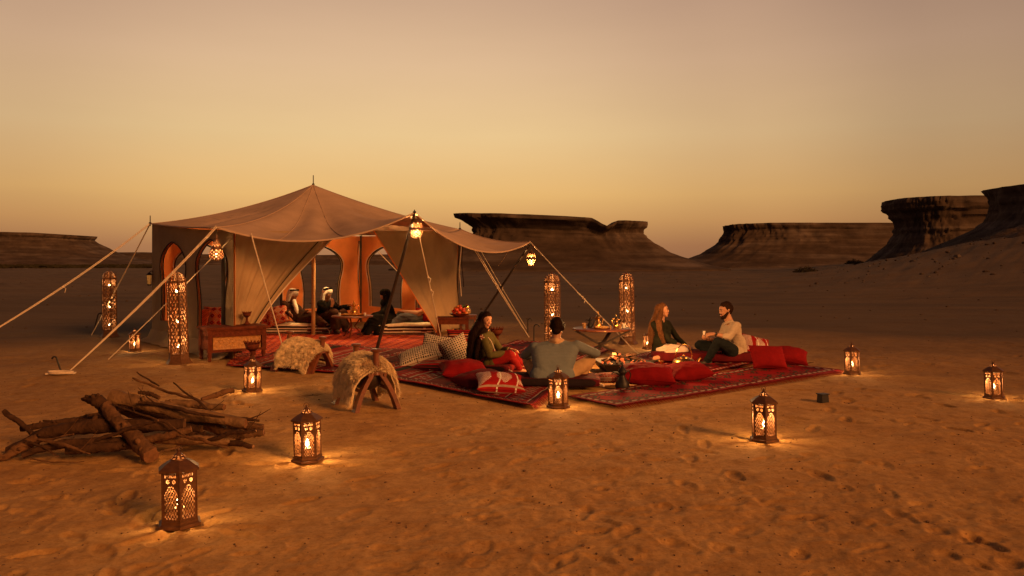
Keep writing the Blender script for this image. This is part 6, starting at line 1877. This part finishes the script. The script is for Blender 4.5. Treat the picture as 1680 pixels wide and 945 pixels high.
foot(f, an, (-.9, -.2, 0), 'shoe', .24, .04); foot(f, af, (-.9, .1, 0), 'shoe', .24, .038)
H = 'hair_brown'
f.cap(P(.052, 0, -.086), P(.068, 0, -.104), .040, .026, H)
for q in (-1, 1): f.cap(P(.0, q * .058, -.03), P(.054, q * .024, -.086), .022, .030, H)
f.cap(P(.093, -.020, -.039), P(.093, .020, -.039), .008, .008, H)
beige = f.finish('person', 'bearded man in rolled beige shirt and dark jeans holding a small cup', 'person', amp=.009)
g = Fig()
g.cap(P(-.048, 0, .040), P(.004, 0, .072), .086, .072, H); g.cap(P(-.055, 0, .0), P(-.050, 0, -.035), .070, .050, H)
for q in (-1, 1): g.cap(P(-.03, q * .045, .02), P(-.004, q * .060, .050), .050, .036, H)
for k in range(40):
    a = rnd.uniform(0, 6.28); b = rnd.uniform(.3, 1.5); v_ = Vector((math.cos(a) * math.cos(b), math.sin(a) * math.cos(b), math.sin(b)))
    g.ball(P(-.030, 0, .056) + v_ * .080, .014, H)
g.finish('hair', None, None, voxel=.007, smooth=2, parent=beige)
mb = MB(); c_ = wn.lerp(en, .14); dd = (wn - en).normalized(); x_ = dd.cross(Vector((0, 0, 1))).normalized(); y_ = dd.cross(x_)
mb.tube([c_ + x_ * math.cos(t) * .032 + y_ * math.sin(t) * .032 for t in np.linspace(0, 6.283, 15)], .009, 6, cap=False); mb.ball(c_ + Vector((0, -.034, .01)), (.018, .008, .018), 10)
mb.build('wristwatch', M['iron'], beige, world=True)
cup('small white cup held by the bearded man', W(1155, 549, 12.10), .055, 'white', fill=False)

# --- two men in white headcloths inside the tent
def ghutra(parent, P, s=1.0, drape=()):
    g = Fig()
    g.cap(P(-.035, 0, .045), P(.025, 0, .058), .100 * s, .090 * s, 'white')
    for q in (-1, 1):
        g.limb([P(.03, q * .068, .045), P(-.01, q * .092, -.03), P(-.02, q * .095, -.12)], [.032, .034, .036], 'white')
    g.limb([P(-.07, 0, .02), P(-.085, 0, -.08), P(-.10, 0, -.17)], [.075, .070, .055], 'white')
    for l in drape: g.limb(l, [.036, .034, .026][:len(l)], 'white')
    g.finish('headcloth', None, None, voxel=.009, smooth=3, parent=parent, amp=.004)
    mb = MB()
    for zz in (.095, .112):
        mb.tube([P(-.006 + math.cos(t) * .098, math.sin(t) * .088, zz + .028 * math.cos(t) + .0) for t in np.linspace(0, 6.283, 25)], .0115, 7, cap=False)
    mb.build('head_cord', M['robe_black'], parent, world=True)
f = Fig()
hn, hf = W(496, 525, 17.1), W(500, 523, 17.45); sn_, sf = W(466, 501, 17.0), W(481, 500, 17.4)
torso(f, hn, hf, sn_, sf, 'robe_brown', .14, .13)
nk = W(476, 494, 17.2); hd = W(481, 484, 17.15)
P = head(f, hd, (.88, -.42, -.22), (.1, 0, 1), 1.0, 'skin2', nk, smile=False)
en, wn = W(461, 521, 16.95), W(473, 513, 16.85)
f.limb([sn_, en], [.085, .075], 'robe_brown'); f.limb([en, wn], [.07, .05], 'robe_brown'); hand(f, wn, (.8, -.2, -.5), (0, -.6, -.6), .5, 'skin2', 1.05, 1)
ef = W(505, 519, 17.5); f.limb([sf, ef], [.08, .07], 'robe_brown')
f.limb([hn, W(513, 522, 16.95), W(531, 531, 16.85)], [.14, .12, .07], 'robe_brown'); f.limb([hf, W(519, 519, 17.4), W(534, 529, 17.3)], [.13, .11, .07], 'robe_brown')
hand(f, W(503, 512, 17.0), (.9, -.2, .1), (0, 0, -1), .5, 'skin2', 1.0, -1); f.limb([ef, W(503, 512, 17.0)], [.065, .045], 'robe_brown')
f.limb([W(483, 494, 17.02), W(486, 505, 16.92), W(488, 514, 16.9)], [.03, .028, .02], 'white')
m1 = f.finish('person', 'man in white headcloth and brown robe reclining against orange cushions', 'person', voxel=.009, amp=.016)
ghutra(m1, P)
f = Fig()
hn, hf = W(530, 526, 17.4), W(536, 524, 17.75); sn_, sf = W(527, 500, 17.3), W(543, 499, 17.7)
torso(f, hn, hf, sn_, sf, 'robe_black', .15, .125)
nk = W(534, 493, 17.5); hd = W(537, 482, 17.45)
P = head(f, hd, (.86, -.48, -.12), (0, 0, 1), 1.0, 'skin2', nk, smile=False)
en, wn = W(541, 515, 17.15), W(545, 500, 17.15)
f.limb([sn_, en], [.085, .075], 'robe_black'); f.limb([en, en.lerp(wn, .6)], [.07, .05], 'robe_black'); f.limb([en.lerp(wn, .5), wn], [.036, .03], 'skin2'); hand(f, wn, (.0, .1, 1), (-.6, .5, 0), .5, 'skin2', 1.05, 1)
ef, wf = W(556, 505, 17.5), W(574, 504, 17.2); f.limb([sf, ef], [.08, .065], 'robe_black'); f.limb([ef, wf], [.06, .045], 'robe_black'); hand(f, wf, (1, -.2, -.2), (0, 0, -1), .5, 'skin2', 1.0, 1)
kn, an = W(548, 515, 16.95), W(551, 541, 16.95); kf, af = W(562, 515, 17.25), W(566, 540, 17.15)
f.limb([hn, kn], [.15, .12], 'robe_brown'); f.limb([kn, kn.lerp(an, .78)], [.12, .10], 'robe_brown'); f.limb([hf, kf], [.14, .11], 'robe_brown'); f.limb([kf, kf.lerp(af, .78)], [.11, .10], 'robe_brown')
f.limb([kn.lerp(an, .7), an], [.045, .035], 'skin2'); f.limb([kf.lerp(af, .7), af], [.045, .035], 'skin2')
foot(f, an, (.55, -.9, 0), 'shoe', .2, .038); foot(f, af, (.7, -.8, 0), 'shoe', .2, .038)
m2 = f.finish('person', 'man in white headcloth and black robe resting his chin on his hand', 'person', voxel=.009, amp=.016)
ghutra(m2, P)
# --- woman in black
f = Fig()
hn, hf = W(644, 527, 17.0), W(640, 524, 17.35); sn_, sf = W(638, 502, 17.0), W(630, 501, 17.3)
torso(f, hn, hf, sn_, sf, 'robe_black', .15, .115)
nk = W(634, 494, 17.15); hd = W(631, 484, 17.12)
P = head(f, hd, (-.93, -.3, -.05), (0, 0, 1), .92, 'skin', nk, neckskin='robe_black')
en, wn = W(627, 514, 16.85), W(611, 518, 16.85)
f.limb([sn_, en], [.075, .065], 'robe_black'); f.limb([en, wn], [.06, .045], 'robe_black'); hand(f, wn, (-1, -.1, -.2), (0, 0, -1), .5, 'skin', .92, 1)
f.limb([hn, W(617, 525, 16.7), W(603, 546, 16.6)], [.15, .12, .07], 'robe_black'); f.limb([hf, W(612, 526, 17.0), W(597, 546, 16.9)], [.14, .11, .06], 'robe_black')
f.limb([W(635, 530, 16.8), W(620, 545, 16.7)], [.13, .09], 'robe_black')
foot(f, W(598, 545, 16.7), (-1, -.4, 0), 'shoe', .18, .034)
g1 = f.finish('person', 'woman in black headscarf and long black robe beside the tent table', 'person', voxel=.009, amp=.016)
g = Fig(); g.cap(P(-.040, 0, .045), P(.020, 0, .058), .098, .086, 'robe_black')
for q in (-1, 1): g.limb([P(.04, q * .058, .06), P(.02, q * .078, -.02), P(.02, q * .05, -.11)], [.026, .030, .034], 'robe_black')
g.limb([P(-.06, 0, 0), P(-.05, 0, -.12), P(.0, 0, -.18)], [.09, .09, .10], 'robe_black')
g.finish('headscarf', None, None, voxel=.009, smooth=3, parent=g1, amp=.003)
# --- the reclining person mostly hidden by the right curtain
f = Fig()
hn, hf = W(688, 523, 17.0), W(690, 521, 17.3); sn_, sf = W(704, 508, 17.05), W(702, 506, 17.4)
torso(f, hn, hf, sn_, sf, 'denim', .14, .12)
nk = W(706, 499, 17.25); hd = W(705, 489, 17.25)
P = head(f, hd, (-.9, -.3, 0), (0, 0, 1), .96, 'skin', nk)
kn, an = W(660, 521, 16.85), W(634, 541, 16.72); kf, af = W(655, 518, 17.15), W(640, 536, 17.0)
f.limb([hn, kn], [.14, .10], 'denim'); f.limb([kn, kn.lerp(an, .75)], [.10, .07], 'denim'); f.limb([hf, kf], [.13, .10], 'denim'); f.limb([kf, kf.lerp(af, .7)], [.09, .06], 'denim')
f.limb([kn.lerp(an, .6), an], [.042, .034], 'skin'); f.limb([kf.lerp(af, .6), af], [.042, .034], 'skin')
foot(f, an, (-.7, -.6, 0), 'skin', .18, .034); foot(f, af, (-.7, -.6, 0), 'shoe', .18, .034)
wn = W(660, 511, 16.95); f.limb([sn_, W(686, 514, 16.9), wn], [.07, .06, .035], 'skin'); hand(f, wn, (-1, 0, .1), (0, 0, -1), .5, 'skin', 1.0, 1)
g2_ = f.finish('person', 'person in grey blue clothes reclining behind the right curtain on the mattress', 'person', voxel=.009, amp=.016)
g = Fig(); g.cap(P(-.045, 0, .045), P(.015, 0, .060), .090, .080, 'hair_brown'); g.finish('hair', None, None, voxel=.009, smooth=2, parent=g2_)
